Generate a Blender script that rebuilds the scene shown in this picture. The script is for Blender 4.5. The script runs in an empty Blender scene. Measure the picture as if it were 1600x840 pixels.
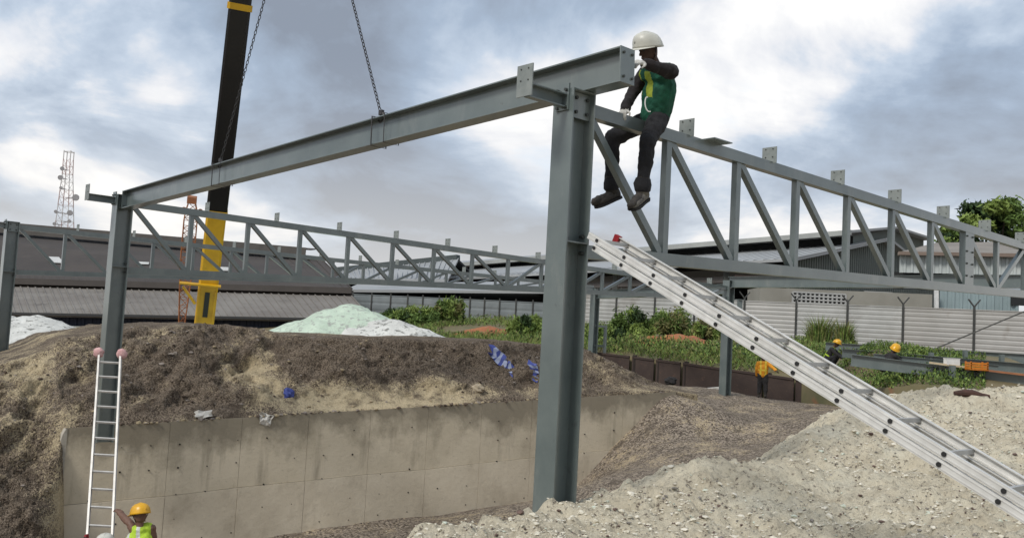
import bpy, math, random
import numpy as np
from mathutils import Vector, Matrix
random.seed(7); rng = np.random.default_rng(11)
sc = bpy.context.scene
COL = sc.collection

# ------------------------------------------------------------------ camera
F_PX, PITCH, ROLL = 1450.0, math.atan(105/1450), math.atan(0.055)
EYE = Vector((0, 0, 1.6))
_F = Vector((0, math.cos(PITCH), math.sin(PITCH)))
_R0 = Vector((1, 0, 0)); _U0 = Vector((0, -math.sin(PITCH), math.cos(PITCH)))
_U = math.cos(ROLL)*_U0 - math.sin(ROLL)*_R0
_R = math.cos(ROLL)*_R0 + math.sin(ROLL)*_U0
cam = bpy.data.cameras.new('camera'); camo = bpy.data.objects.new('camera', cam); COL.objects.link(camo)
cam.sensor_width = 36; cam.lens = 36*F_PX/1600; cam.clip_start = 0.1; cam.clip_end = 5000
M = Matrix.Identity(4)
for i, ax in enumerate((_R, _U, -_F)):
    for j in range(3): M[j][i] = ax[j]
M.translation = EYE
camo.matrix_world = M
sc.camera = camo

def at(px, py, Y):
    """point seen at photo pixel (px, py) that lies Y metres ahead"""
    d = _F*F_PX + _R*(px-800) + _U*(420-py)
    return EYE + d*(Y/d.y)
def atz(px, py, z):
    d = _F*F_PX + _R*(px-800) + _U*(420-py)
    return EYE + d*((z-EYE.z)/d.z)

# ------------------------------------------------------------------ world
SUN_EL, SUN_AZ = math.radians(45), math.radians(-138)      # azimuth from +Y towards +X
w = bpy.data.worlds.new('World'); sc.world = w; w.use_nodes = True
nt = w.node_tree; N = nt.nodes; L = nt.links; N.clear()
def wn(t, **k):
    n = N.new(t)
    for a, b in k.items(): setattr(n, a, b)
    return n
def wmath(op, a, b=None, c=None):
    n = N.new('ShaderNodeMath'); n.operation = op
    for i, v in enumerate((a, b, c)):
        if v is None: continue
        if isinstance(v, (int, float)): n.inputs[i].default_value = v
        else: L.new(v, n.inputs[i])
    return n.outputs[0]
def wramp(f, pts):
    n = N.new('ShaderNodeValToRGB'); cr = n.color_ramp
    while len(cr.elements) < len(pts): cr.elements.new(.5)
    for e, (p, c) in zip(cr.elements, pts): e.position = p; e.color = (*c, 1)
    L.new(f, n.inputs[0]); return n.outputs[0]
tc = wn('ShaderNodeTexCoord')
sky = wn('ShaderNodeTexSky', sky_type='NISHITA', sun_disc=False)
sky.sun_elevation = SUN_EL; sky.sun_rotation = SUN_AZ; sky.air_density = 1.0; sky.dust_density = 1.5
sep = wn('ShaderNodeSeparateXYZ'); L.new(tc.outputs['Generated'], sep.inputs[0])
# clouds lie on a flat layer: project the view direction on it
zc = wmath('ADD', wmath('MAXIMUM', sep.outputs[2], 0.0), 0.34)
cx = wmath('DIVIDE', sep.outputs[0], zc); cy = wmath('DIVIDE', sep.outputs[1], zc)
cmb = wn('ShaderNodeCombineXYZ'); L.new(cx, cmb.inputs[0]); L.new(cy, cmb.inputs[1])
mp = wn('ShaderNodeMapping'); L.new(cmb.outputs[0], mp.inputs[0]); mp.inputs['Location'].default_value = (41.4, 5.5, 0)
def wnoise(scale, detail, rough, dist, off=0.0):
    n = wn('ShaderNodeTexNoise', noise_dimensions='3D'); m2 = wn('ShaderNodeMapping'); m2.inputs['Location'].default_value = (off, off*.7, off*.3)
    L.new(mp.outputs[0], m2.inputs[0]); L.new(m2.outputs[0], n.inputs['Vector'])
    n.inputs['Scale'].default_value = scale; n.inputs['Detail'].default_value = detail
    n.inputs['Roughness'].default_value = rough; n.inputs['Distortion'].default_value = dist
    return n.outputs[0]
n1 = wnoise(1.35, 9, .52, .3); n2 = wnoise(2.6, 9, .60, .5, 5.3); n3 = wnoise(.62, 3, .5, 0, 9.1)
dens = wmath('ADD', wmath('MULTIPLY', n1, .66), wmath('ADD', wmath('MULTIPLY', n2, .22), wmath('MULTIPLY', n3, .27)))
dens = wmath('ADD', wmath('MULTIPLY', wmath('SUBTRACT', dens, .552), 1.4), .552)
cloud = wramp(dens, [(0.465, (6.4, 6.35, 6.25)), (0.515, (5.1, 5.2, 5.45)), (0.555, (3.4, 3.95, 4.7)), (0.60, (2.4, 2.95, 3.75)), (0.68, (1.7, 1.98, 2.45))])
# haze brightens the clouds low over the horizon
low = wmath('POWER', wmath('SUBTRACT', 1.0, wmath('MINIMUM', wmath('MULTIPLY', wmath('MAXIMUM', sep.outputs[2], 0.0), 3.4), 1.0)), 1.9)
mixl = wn('ShaderNodeMix', data_type='RGBA'); L.new(wmath('MULTIPLY', low, .78), mixl.inputs[0]); L.new(cloud, mixl.inputs[6]); mixl.inputs[7].default_value = (6.0, 5.75, 5.3, 1)
mixs = wn('ShaderNodeMix', data_type='RGBA'); L.new(wramp(n2, [(.30, (.35,)*3), (.40, (0,)*3)]), mixs.inputs[0]); L.new(mixl.outputs[2], mixs.inputs[6]); L.new(sky.outputs[0], mixs.inputs[7])
bg = wn('ShaderNodeBackground'); bg.inputs[1].default_value = 0.1; L.new(mixs.outputs[2], bg.inputs[0])
out = wn('ShaderNodeOutputWorld'); L.new(bg.outputs[0], out.inputs[0])

sun = bpy.data.lights.new('sun', 'SUN'); sun.energy = 1.5; sun.angle = math.radians(14); sun.color = (1, .96, .9)
suno = bpy.data.objects.new('sun', sun); COL.objects.link(suno)
sd = Vector((math.sin(SUN_AZ)*math.cos(SUN_EL), math.cos(SUN_AZ)*math.cos(SUN_EL), math.sin(SUN_EL)))
suno.rotation_euler = sd.to_track_quat('Z', 'Y').to_euler(); suno.location = (-30, 20, 60)
sc.view_settings.view_transform = 'Standard'; sc.view_settings.look = 'None'
sc.view_settings.exposure = 0.75; sc.view_settings.gamma = 1.0; sc.view_settings.use_curve_mapping = False

# ------------------------------------------------------------------ materials
MATS = {}
def mat(name, c1, c2=None, scale=4.0, rough=.6, metal=0.0, bump=0.0, bscale=None, detail=6, c3=None, t3=(.6, .7), s3=None, lo=.35, hi=.65, spec=.5, bdist=.02):
    if name in MATS: return MATS[name]
    m = bpy.data.materials.new(name); m.use_nodes = True
    t = m.node_tree; b = t.nodes['Principled BSDF']; b.inputs['Roughness'].default_value = rough; b.inputs['Metallic'].default_value = metal
    b.inputs['Specular IOR Level'].default_value = spec
    co = t.nodes.new('ShaderNodeTexCoord')
    def noise(s, d):
        n = t.nodes.new('ShaderNodeTexNoise'); n.inputs['Scale'].default_value = s; n.inputs['Detail'].default_value = d; n.inputs['Roughness'].default_value = .6
        t.links.new(co.outputs['Object'], n.inputs['Vector']); return n.outputs[0]
    def ramp(f, a, z, p0, p1):
        r = t.nodes.new('ShaderNodeValToRGB'); r.color_ramp.elements[0].position = p0; r.color_ramp.elements[1].position = p1
        r.color_ramp.elements[0].color = (*a, 1); r.color_ramp.elements[1].color = (*z, 1); t.links.new(f, r.inputs[0]); return r.outputs[0]
    if c2 is None: c2 = tuple(v*.8 for v in c1)
    colr = ramp(noise(scale, detail), c1, c2, lo, hi)
    if c3 is not None:
        f = ramp(noise(s3 or scale*5, 5), (0,)*3, (1,)*3, *t3)
        mx = t.nodes.new('ShaderNodeMix'); mx.data_type = 'RGBA'; t.links.new(f, mx.inputs[0]); t.links.new(colr, mx.inputs[6]); mx.inputs[7].default_value = (*c3, 1); colr = mx.outputs[2]
    t.links.new(colr, b.inputs['Base Color'])
    if bump:
        bp = t.nodes.new('ShaderNodeBump'); bp.inputs['Strength'].default_value = bump; bp.inputs['Distance'].default_value = bdist
        t.links.new(noise(bscale or scale*6, 6), bp.inputs['Height']); t.links.new(bp.outputs[0], b.inputs['Normal'])
    MATS[name] = m; return m

def gravel_mat(name, dark, light, sandy, scale, bump=.9):
    """two-scale gravel: fine speckle of dark and light stones, patches of sandy fines by vertex attribute and noise"""
    m = bpy.data.materials.new(name); m.use_nodes = True; t = m.node_tree; b = t.nodes['Principled BSDF']; b.inputs['Roughness'].default_value = .95; b.inputs['Specular IOR Level'].default_value = .15
    co = t.nodes.new('ShaderNodeTexCoord')
    v = t.nodes.new('ShaderNodeTexVoronoi'); v.inputs['Scale'].default_value = scale; t.links.new(co.outputs['Object'], v.inputs['Vector'])
    sp = t.nodes.new('ShaderNodeSeparateColor'); t.links.new(v.outputs['Color'], sp.inputs[0])
    r = t.nodes.new('ShaderNodeValToRGB'); r.color_ramp.elements[0].color = (*dark, 1); r.color_ramp.elements[1].color = (*light, 1); r.color_ramp.elements[0].position = .15; r.color_ramp.elements[1].position = .95
    t.links.new(sp.outputs[0], r.inputs[0])
    n = t.nodes.new('ShaderNodeTexNoise'); n.inputs['Scale'].default_value = .9; n.inputs['Detail'].default_value = 9; n.inputs['Roughness'].default_value = .68; t.links.new(co.outputs['Object'], n.inputs['Vector'])
    a = t.nodes.new('ShaderNodeAttribute'); a.attribute_name = 'sand'
    s = t.nodes.new('ShaderNodeMath'); s.operation = 'ADD'; t.links.new(n.outputs[0], s.inputs[0]); t.links.new(a.outputs['Fac'], s.inputs[1])
    dj = t.nodes.new('ShaderNodeMath'); dj.operation = 'MULTIPLY_ADD'; t.links.new(sp.outputs[2], dj.inputs[0]); dj.inputs[1].default_value = .20; dj.inputs[2].default_value = -.10
    s2_ = t.nodes.new('ShaderNodeMath'); s2_.operation = 'ADD'; t.links.new(s.outputs[0], s2_.inputs[0]); t.links.new(dj.outputs[0], s2_.inputs[1]); s = s2_
    rs = t.nodes.new('ShaderNodeValToRGB'); rs.color_ramp.elements[0].position = .52; rs.color_ramp.elements[1].position = .66; t.links.new(s.outputs[0], rs.inputs[0])
    r2 = t.nodes.new('ShaderNodeValToRGB'); r2.color_ramp.elements[0].color = (*[q*.68 for q in sandy], 1); r2.color_ramp.elements[1].color = (*sandy, 1); r2.color_ramp.elements[0].position = .0; r2.color_ramp.elements[1].position = .55
    t.links.new(sp.outputs[1], r2.inputs[0])
    mx = t.nodes.new('ShaderNodeMix'); mx.data_type = 'RGBA'; t.links.new(rs.outputs[0], mx.inputs[0]); t.links.new(r.outputs[0], mx.inputs[6]); t.links.new(r2.outputs[0], mx.inputs[7])
    nd = t.nodes.new('ShaderNodeTexNoise'); nd.inputs['Scale'].default_value = 2.2; nd.inputs['Detail'].default_value = 9; nd.inputs['Roughness'].default_value = .72; t.links.new(co.outputs['Object'], nd.inputs['Vector'])
    rd_ = t.nodes.new('ShaderNodeValToRGB'); rd_.color_ramp.elements[0].position = .52; rd_.color_ramp.elements[1].position = .64; rd_.color_ramp.elements[1].color = (.75, .75, .75, 1); t.links.new(nd.outputs[0], rd_.inputs[0])
    mx2 = t.nodes.new('ShaderNodeMix'); mx2.data_type = 'RGBA'; t.links.new(rd_.outputs[0], mx2.inputs[0]); t.links.new(mx.outputs[2], mx2.inputs[6]); mx2.inputs[7].default_value = (*[q*1.1 for q in dark], 1)
    t.links.new(mx2.outputs[2], b.inputs['Base Color'])
    n2 = t.nodes.new('ShaderNodeTexNoise'); n2.inputs['Scale'].default_value = scale*.9; n2.inputs['Detail'].default_value = 5; t.links.new(co.outputs['Object'], n2.inputs['Vector'])
    ad = t.nodes.new('ShaderNodeMath'); ad.operation = 'SUBTRACT'; t.links.new(n2.outputs[0], ad.inputs[0]); t.links.new(v.outputs['Distance'], ad.inputs[1])
    bp = t.nodes.new('ShaderNodeBump'); bp.inputs['Strength'].default_value = bump; bp.inputs['Distance'].default_value = .035; t.links.new(ad.outputs[0], bp.inputs['Height']); t.links.new(bp.outputs[0], b.inputs['Normal'])
    MATS[name] = m; return m

def custom(name, base_nodes, rough=.5, spec=.5):
    m = bpy.data.materials.new(name); m.use_nodes = True; t = m.node_tree; b = t.nodes['Principled BSDF']; b.inputs['Roughness'].default_value = rough; b.inputs['Specular IOR Level'].default_value = spec
    co = t.nodes.new('ShaderNodeTexCoord')
    def noise(sc_, d=6, st=(1, 1, 1), r=.6, off=0, attr=None):
        mp_ = t.nodes.new('ShaderNodeMapping'); mp_.inputs['Scale'].default_value = st; mp_.inputs['Location'].default_value = (off, off, off); t.links.new(co.outputs['Object'], mp_.inputs[0]); n = t.nodes.new('ShaderNodeTexNoise'); n.inputs['Scale'].default_value = sc_; n.inputs['Detail'].default_value = d; n.inputs['Roughness'].default_value = r; t.links.new(mp_.outputs[0], n.inputs['Vector'])
        if attr:
            at_ = t.nodes.new('ShaderNodeAttribute'); at_.attribute_name = attr; ad_ = t.nodes.new('ShaderNodeMath'); ad_.operation = 'MULTIPLY_ADD'; t.links.new(at_.outputs['Fac'], ad_.inputs[0]); ad_.inputs[1].default_value = .62; t.links.new(n.outputs[0], ad_.inputs[2]); return ad_.outputs[0]
        return n.outputs[0]
    def mask(f, lo, hi, top=1.0):
        r = t.nodes.new('ShaderNodeValToRGB'); r.color_ramp.elements[0].position = lo; r.color_ramp.elements[1].position = hi; r.color_ramp.elements[1].color = (top, top, top, 1); t.links.new(f, r.inputs[0]); return r.outputs[0]
    def mix(f, a, c):
        x = t.nodes.new('ShaderNodeMix'); x.data_type = 'RGBA'; t.links.new(f, x.inputs[0])
        for i, v in ((6, a), (7, c)):
            if isinstance(v, tuple): x.inputs[i].default_value = (*v, 1)
            else: t.links.new(v, x.inputs[i])
        return x.outputs[2]
    def bump(f, st, d):
        n = t.nodes.new('ShaderNodeBump'); n.inputs['Strength'].default_value = st; n.inputs['Distance'].default_value = d; t.links.new(f, n.inputs['Height']); t.links.new(n.outputs[0], b.inputs['Normal'])
    c = base_nodes(noise, mask, mix, bump); t.links.new(c, b.inputs['Base Color']); MATS[name] = m; return m
def _steel(noise, mask, mix, bump):
    c = mix(mask(noise(1.6, 5), .35, .65), (.132, .158, .152), (.098, .122, .120))
    c = mix(mask(noise(2.2, 8, (1, 1, .35), .7, 3), .56, .74, .65), c, (.215, .225, .205))
    c = mix(mask(noise(9, 8, (1, 1, .5), .7, 7), .63, .72, .8), c, (.075, .085, .08))
    c = mix(mask(noise(5, 9, (1, 1, 1), .75, 11), .69, .75, .8), c, (.13, .065, .035))
    bump(noise(45, 3), .05, .01); return c
STEEL = custom('primer_grey_steel', _steel, .30)
STEEL.node_tree.nodes['Principled BSDF'].inputs['Coat Weight'].default_value = .7; STEEL.node_tree.nodes['Principled BSDF'].inputs['Coat Roughness'].default_value = .16
STEEL_L = mat('galvanised_plate', (.25, .27, .255), (.19, .21, .20), 9, .5, .2)
BOLT = mat('bolt_steel', (.05, .055, .05), None, 20, .5, .3)
ALU = mat('brushed_aluminium', (.70, .69, .66), (.56, .55, .52), 5, .42, .25, .04, 80)
ALU_D = mat('dull_aluminium', (.50, .50, .485), (.40, .40, .39), 7, .5, .5)
PLUG = mat('black_rubber', (.012, .012, .012), None, 9, .6)
RED = mat('red_plastic', (.30, .015, .02), None, 9, .5)
def _conc(noise, mask, mix, bump):
    c = mix(mask(noise(.7, 6), .35, .65), (.60, .525, .40), (.49, .425, .315))
    c = mix(mask(noise(.55, 9, (1, 1, 1), .65, 4), .52, .72, .75), c, (.27, .225, .16))
    c = mix(mask(noise(2.6, 7, (1, 1, .13), .65, 9), .55, .74, .7), c, (.245, .21, .155))
    c = mix(mask(noise(14, 6, (1, 1, 1), .7, 2), .60, .72, .6), c, (.30, .26, .20))
    c = mix(mask(noise(1.4, 7, (.5, .5, 2.2), .7, 13), .60, .72, .7), c, (.58, .52, .41))
    c = mix(mask(noise(1.1, 8, (1, 1, .8), .65, 21, 'damp'), .78, 1.05, .85), c, (.22, .19, .14))
    bump(noise(11, 8, (1, 1, 1), .7), .35, .03); return c
CONC = custom('cast_concrete', _conc, .92, .2)
def _conc2(noise, mask, mix, bump):
    c = mix(mask(noise(.8, 6), .35, .65), (.64, .565, .44), (.53, .46, .35))
    c = mix(mask(noise(1.1, 9, (1, 1, .7), .65, 4), .54, .72, .6), c, (.34, .285, .21))
    c = mix(mask(noise(12, 6, (1, 1, 1), .7, 2), .58, .72, .5), c, (.36, .31, .24))
    bump(noise(9, 8, (1, 1, 1), .7), .4, .03); return c
CONC2 = custom('cast_concrete_lower_pour', _conc2, .92, .2)
CONC_E = mat('rough_concrete_edge', (.44, .405, .34), (.33, .30, .25), 5, .95, 0, .6, 14)
HOLE = mat('tie_hole_shade', (.03, .026, .02), None, 9, .95)
BLACKP = mat('gloss_black_boom', (.006, .006, .007), None, 2, .3)
YEL = mat('crane_yellow', (.62, .36, .012), (.50, .28, .01), 1.5, .42, c3=(.30, .17, .02), t3=(.62, .75), s3=1.2)
ORG = mat('faded_orange_lattice', (.34, .13, .04), (.20, .07, .03), 2, .7)
CHAINM = mat('chain_steel', (.055, .05, .05), (.03, .03, .03), 20, .5, .4)
BROWN = mat('brown_sheet_pile', (.055, .036, .028), (.035, .022, .018), 1.6, .8, 0, .3, 12, c3=(.10, .055, .035), t3=(.6, .75))
FENCE = mat('fence_sheet_grey', (.40, .39, .37), (.33, .325, .31), .5, .55, .1, c3=(.26, .245, .22), t3=(.62, .82), s3=.8)
FENCE_B = mat('fence_sheet_bluegrey', (.20, .22, .225), (.14, .16, .165), .6, .6, .1)
POST = mat('dark_fence_post', (.06, .06, .055), None, 5, .6)
WHITE = mat('white_paint', (.72, .72, .70), (.6, .6, .58), 5, .6)
GLOVE = mat('white_glove', (.55, .54, .50), (.40, .39, .36), 30, .9)

# ------------------------------------------------------------------ builders
class MB:
    def __init__(s): s.v = []; s.f = []; s.m = []
    def add(s, vs, fs, mi=0):
        k = len(s.v); s.v += [tuple(p) for p in vs]; s.f += [tuple(i+k for i in f) for f in fs]; s.m += [mi]*len(fs); return s
    def box(s, c, a, b, d, mi=0):
        c = Vector(c); vs = [c+x*a+y*b+z*d for x in (-1, 1) for y in (-1, 1) for z in (-1, 1)]
        return s.add(vs, [(0, 1, 3, 2), (4, 6, 7, 5), (0, 4, 5, 1), (2, 3, 7, 6), (0, 2, 6, 4), (1, 5, 7, 3)], mi)
    def bar(s, p, q, w, h, side=None, mi=0):
        """rectangular bar from p to q; w across along `side`, h along the other"""
        p = Vector(p); q = Vector(q); d = q-p; n = d.normalized()
        sd_ = Vector(side) if side is not None else Vector((0, 0, 1)).cross(n)
        if sd_.length < 1e-4: sd_ = Vector((1, 0, 0))
        sd_ = (sd_-n*sd_.dot(n)).normalized(); up = n.cross(sd_)
        return s.box((p+q)/2, d/2, sd_*(w/2), up*(h/2), mi)
    def tube(s, pts, r, n=8, mi=0, cap=True):
        pts = [Vector(p) for p in pts]; rs = r if isinstance(r, (list, tuple)) else [r]*len(pts)
        vs = []; ref = None
        for i, p in enumerate(pts):
            d = (pts[min(i+1, len(pts)-1)]-pts[max(i-1, 0)]).normalized()
            if ref is None: ref = d.orthogonal().normalized()
            ref = (ref-d*ref.dot(d))
            ref = ref.normalized() if ref.length > 1e-5 else d.orthogonal().normalized()
            o = d.cross(ref)
            for k in range(n):
                a = 2*math.pi*k/n; vs.append(p+(ref*math.cos(a)+o*math.sin(a))*rs[i])
        fs = [(i*n+k, i*n+(k+1) % n, (i+1)*n+(k+1) % n, (i+1)*n+k) for i in range(len(pts)-1) for k in range(n)]
        if cap: fs += [tuple(range(n-1, -1, -1)), tuple((len(pts)-1)*n+k for k in range(n))]
        return s.add(vs, fs, mi)
    def prism(s, poly, d, mi=0):
        n = len(poly); d = Vector(d); vs = [Vector(p) for p in poly]+[Vector(p)+d for p in poly]
        return s.add(vs, [tuple(range(n-1, -1, -1)), tuple(range(n, 2*n))]+[(i, (i+1) % n, n+(i+1) % n, n+i) for i in range(n)], mi)
    def build(s, name, mats, parent=None, smooth=False):
        if not isinstance(mats, (list, tuple)): mats = [mats]
        me = bpy.data.meshes.new(name); o0 = Vector((0, 0, 0))
        q = parent
        while q is not None: o0 = o0+q.location; q = q.parent
        base = o0 if parent is not None else Vector((0, 0, 0))
        me.from_pydata([(p[0]-base.x, p[1]-base.y, p[2]-base.z) for p in s.v], [], s.f)
        for m in mats: me.materials.append(m)
        if len(mats) > 1: me.polygons.foreach_set('material_index', s.m)
        if smooth: me.polygons.foreach_set('use_smooth', [True]*len(s.f))
        me.update()
        o = bpy.data.objects.new(name, me); COL.objects.link(o)
        if parent is not None: o.parent = parent
        return o
def tag(o, label=None, cat=None, group=None, kind=None):
    if label: o['label'] = label
    if cat: o['category'] = cat
    if group: o['group'] = group
    if kind: o['kind'] = kind
    return o
def thing(name, loc, label, cat, group=None):
    o = bpy.data.objects.new(name, None); o.empty_display_size = .2; COL.objects.link(o); o.location = Vector(loc); return tag(o, label, cat, group)
def shared(name, me, parent, loc, rot=None, scale=None):
    o = bpy.data.objects.new(name, me); COL.objects.link(o); o.parent = parent
    base = Vector((0, 0, 0)); q = parent
    while q is not None: base = base+q.location; q = q.parent
    o.location = Vector(loc)-base
    if rot is not None: o.rotation_mode = 'QUATERNION'; o.rotation_quaternion = rot
    if scale: o.scale = (scale,)*3
    return o
def finish_mesh(name, verts, faces, m, smooth=True, kind=None, attr=None):
    me = bpy.data.meshes.new(name); me.from_pydata(verts, [], faces)
    for x in (m if isinstance(m, (list, tuple)) else [m]): me.materials.append(x)
    if smooth: me.polygons.foreach_set('use_smooth', [True]*len(faces))
    if attr is not None:
        a = me.attributes.new('sand', 'FLOAT', 'POINT'); a.data.foreach_set('value', np.asarray(attr, dtype=np.float32))
    me.update(); o = bpy.data.objects.new(name, me); COL.objects.link(o)
    if kind: o['kind'] = kind
    return o
# numpy noise
def vnoise(x, y, seed=0):
    xi = np.floor(x).astype(np.int64); yi = np.floor(y).astype(np.int64); xf = x-xi; yf = y-yi
    def h(a, b):
        n = (a*374761393+b*668265263+seed*1442695041) & 0x7fffffff; n = ((n ^ (n >> 13))*1274126177) & 0x7fffffff
        return ((n ^ (n >> 16)) & 0xffff)/65535.0
    u = xf*xf*(3-2*xf); v = yf*yf*(3-2*yf)
    return (h(xi, yi)*(1-u)+h(xi+1, yi)*u)*(1-v)+(h(xi, yi+1)*(1-u)+h(xi+1, yi+1)*u)*v
def fbm(x, y, o=4, seed=0, g=.5):
    t = 0; a = 1; n = 0
    for i in range(o): t = t+a*(vnoise(x*2**i, y*2**i, seed+i*17)-.5); n += a; a *= g
    return t/n
class TPS:
    def __init__(s, pts, lam=.02):
        P = np.array([(p[0], p[1]) for p in pts], float); z = np.array([p[2] for p in pts], float); n = len(P); s.P = P
        K = s.k(np.linalg.norm(P[:, None]-P[None], axis=2)); A = np.zeros((n+3, n+3)); A[:n, :n] = K+lam*np.eye(n); A[:n, n] = 1; A[:n, n+1:] = P; A[n, :n] = 1; A[n+1:, :n] = P.T
        s.w = np.linalg.solve(A, np.r_[z, 0, 0, 0])
    @staticmethod
    def k(r): return np.where(r > 1e-9, r*r*np.log(np.maximum(r, 1e-9)), 0)
    def __call__(s, x, y):
        x = np.asarray(x, float); y = np.asarray(y, float); sh = x.shape; x = x.ravel(); y = y.ravel(); o = np.empty_like(x)
        for i in range(0, len(x), 20000):
            a, b = x[i:i+20000], y[i:i+20000]; r = np.hypot(a[:, None]-s.P[:, 0], b[:, None]-s.P[:, 1]); o[i:i+20000] = s.k(r)@s.w[:-3]+s.w[-3]+s.w[-2]*a+s.w[-1]*b
        return o.reshape(sh)
def grid_faces(nx, ny):
    return [(j*nx+i, j*nx+i+1, (j+1)*nx+i+1, (j+1)*nx+i) for j in range(ny-1) for i in range(nx-1)]

# ------------------------------------------------------------------ plan of the steel frame
hd = (at(2400, 613, 10)-EYE); UU = Vector((hd.x, hd.y, 0)).normalized()      # along the trusses
VV = Vector((-UU.y, UU.x, 0)); ZZ = Vector((0, 0, 1))                         # along the tie beams
C1 = at(866, 790, 8.92); C1.z = 0
C2 = at(168, 600, 17.84); C2.z = 0
C3 = at(7, 480, 24.6); C3.z = 0
# far row: one truss length on
K1_, K2_, K3_ = 1.0, .95, .93; SPAN = 21.2; SPAN3 = 22.9
C2B = C2+UU*SPAN*K2_; C3B = C3+UU*SPAN3; C1B = C1+UU*SPAN
TOP = at(897, 147, 8.92).z
print('frame', C1, C2, C3, TOP, at(191, 305, 17.84).z, at(10, 345, 24.6).z, 'C2B', C2B)

# ------------------------------------------------------------------ concrete wall line
WA = at(104, 668, 18.1); WB = at(1046, 612, 26.0)
off = C2+VV*.17+UU*.0
wd = Vector((WB.x-WA.x, WB.y-WA.y, 0)).normalized(); wn_ = Vector((wd.y, -wd.x, 0))     # normal towards the camera
dcur = (Vector((WA.x, WA.y, 0))-off).dot(wn_)
print('wall gap to column', dcur)
WL = (Vector((WB.x-WA.x, WB.y-WA.y, 0))).length
def wall_px(px):   # distance along the wall where the picture column px meets it
    d = _F*F_PX+_R*(px-800)+_U*(420-640); a = Vector((d.x, d.y)); e = Vector((WA.x, WA.y)); g = Vector((wd.x, wd.y))
    t = (e.x*a.y-e.y*a.x)/(a.x*g.y-a.y*g.x); return t
def wtop(s): return WA.z+(WB.z-WA.z)*s/WL
def WP(s, d=0, z=0): return Vector((WA.x, WA.y, 0))+wd*s-wn_*d+ZZ*z        # d metres behind the face

# ------------------------------------------------------------------ ground
def xyz(p): return (p.x, p.y, p.z)
gp = [(0, -8, -.5), (8, -6, -.4), (-8, -6, -.6), (0, 1, -.45), (5, 2, -.4), (12, 3, -.1), (-4, 2, -.9), (-9, 3, -1.5), (-3, 6.5, -2.3), (-8, 8, -2.9), (-14, 8, -2.8), (0, 10.5, -2.4), (-3, 11, -2.9), (-7, 13, -3.0), (-11, 15, -3.0), (-4, 17, -2.95), (1, 16, -2.75), (3.5, 12.5, -1.6), (-18, 14, -2.9), (-24, 20, -2.5)]
for px, py in ((105, 842), (250, 855), (430, 838), (640, 808), (835, 781), (900, 762), (950, 705), (1000, 655), (1040, 617)):
    s_ = wall_px(px); d = _F*F_PX+_R*(px-800)+_U*(420-py); p0 = WP(s_); t_ = p0.y/d.y; gp.append((p0.x, p0.y, EYE.z+d.z*t_-.02))
for s_ in (0, 5, 10): p0 = WP(s_, 4); gp.append((p0.x, p0.y, -2.6))
for px, py, Y in ((1060, 625, 28), (1187, 621, 33), (1120, 606, 33), (1290, 634, 31), (1130, 690, 24), (1100, 730, 21), (1200, 660, 27), (1050, 700, 23), (980, 745, 20.5), (1320, 640, 25), (1400, 660, 17)):
    gp.append(xyz(at(px, py, Y)))
gp += [(3.5, 36, -.2), (9, 37, -.3), (16, 34, 0), (-6, 34, -1.2), (-20, 32, -1.6), (-14, 45, -1.6), (4, 50, -.6), (20, 20, .4), (20, 10, .4), (14, 14, .1), (24, 40, .6), (0, 70, -1), (30, 70, 0), (-40, 60, -1.8), (-45, 20, -2), (40, 20, .6), (40, 0, .3), (-30, 0, -1.5)]
gtps = TPS(gp)
def ground_z(x, y):
    z = np.clip(gtps(x, y), -3.15, 1.5); r = np.hypot(x, np.asarray(y)-25); k = np.clip((r-55)/30, 0, 1); return z*(1-k)+(-1.0)*k
def axis(a, b, st, outer): return np.r_[-np.array(outer[::-1])+a, np.arange(a, b+st*.5, st), b+np.array(outer)]
gx = axis(-40, 40, .3, [4, 12, 40, 120, 400, 1800]); gy = axis(-12, 62, .3, [4, 12, 40, 120, 400, 1800])
X, Y = np.meshgrid(gx, gy); Z = ground_z(X, Y)
inn = (np.abs(X) < 42) & (Y < 64) & (Y > -14)
Z = Z+np.where(inn, .16*fbm(X*.6, Y*.6, 5, 3)+.07*fbm(X*2.2, Y*2.2, 3, 9), 0)
GRAV = gravel_mat('dark_gravel', (.080, .064, .050), (.36, .30, .235), (.47, .38, .25), 26)
finish_mesh('ground', np.stack([X.ravel(), Y.ravel(), Z.ravel()], 1).tolist(), grid_faces(len(gx), len(gy)), GRAV, kind='structure', attr=np.full(X.size, -.02))

# ------------------------------------------------------------------ pale rubble platform in front (its edge drops into the pit)
rp = [(0, -6, .0), (6, -6, .1), (-3, -4, -.1), (0, 0, 0), (3, 1, .05), (8, 2, .2), (14, 4, .5), (-2.2, 2, -.25), (-4.5, 3, -1.4), (-4, 6, -2.4), (-1.5, 5, -.25), (-1.0, 7.2, -.18)]
for px, py, Yv in ((640, 842, 7.9), (700, 833, 8.15), (800, 812, 8.6), (866, 790, 8.95), (940, 764, 9.8), (1005, 745, 10.9), (1070, 748, 11.2), (1130, 749, 11.7), (1190, 712, 12.8), (1250, 671, 14), (1300, 643, 15), (1360, 626, 15.8), (1420, 620, 16.5), (1520, 618, 17), (1600, 617, 17.5), (1480, 665, 12.8), (1000, 840, 7.4), (1300, 838, 7.3), (1560, 830, 7.2), (1400, 720, 10.7), (1550, 700, 11.0), (1300, 765, 9.6), (1150, 800, 8.6)):
    rp.append(xyz(at(px, py, Yv)))
rp += [(-2.0, 9.3, -1.8), (-.4, 10.3, -1.7), (1.4, 12.0, -1.6), (2.6, 13.6, -1.5), (3.2, 15.5, -1.4), (4.6, 17.5, -1.2), (6.4, 19.5, -.6), (8.5, 21.0, .1), (11, 21.5, .4), (16, 22, .5), (20, 20, .9), (22, 10, .8), (20, 27, .4), (-3, 8, -2.2), (3, 17, -2.2), (0, 12.5, -2.6)]
rtps = TPS(rp, .01)
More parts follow.
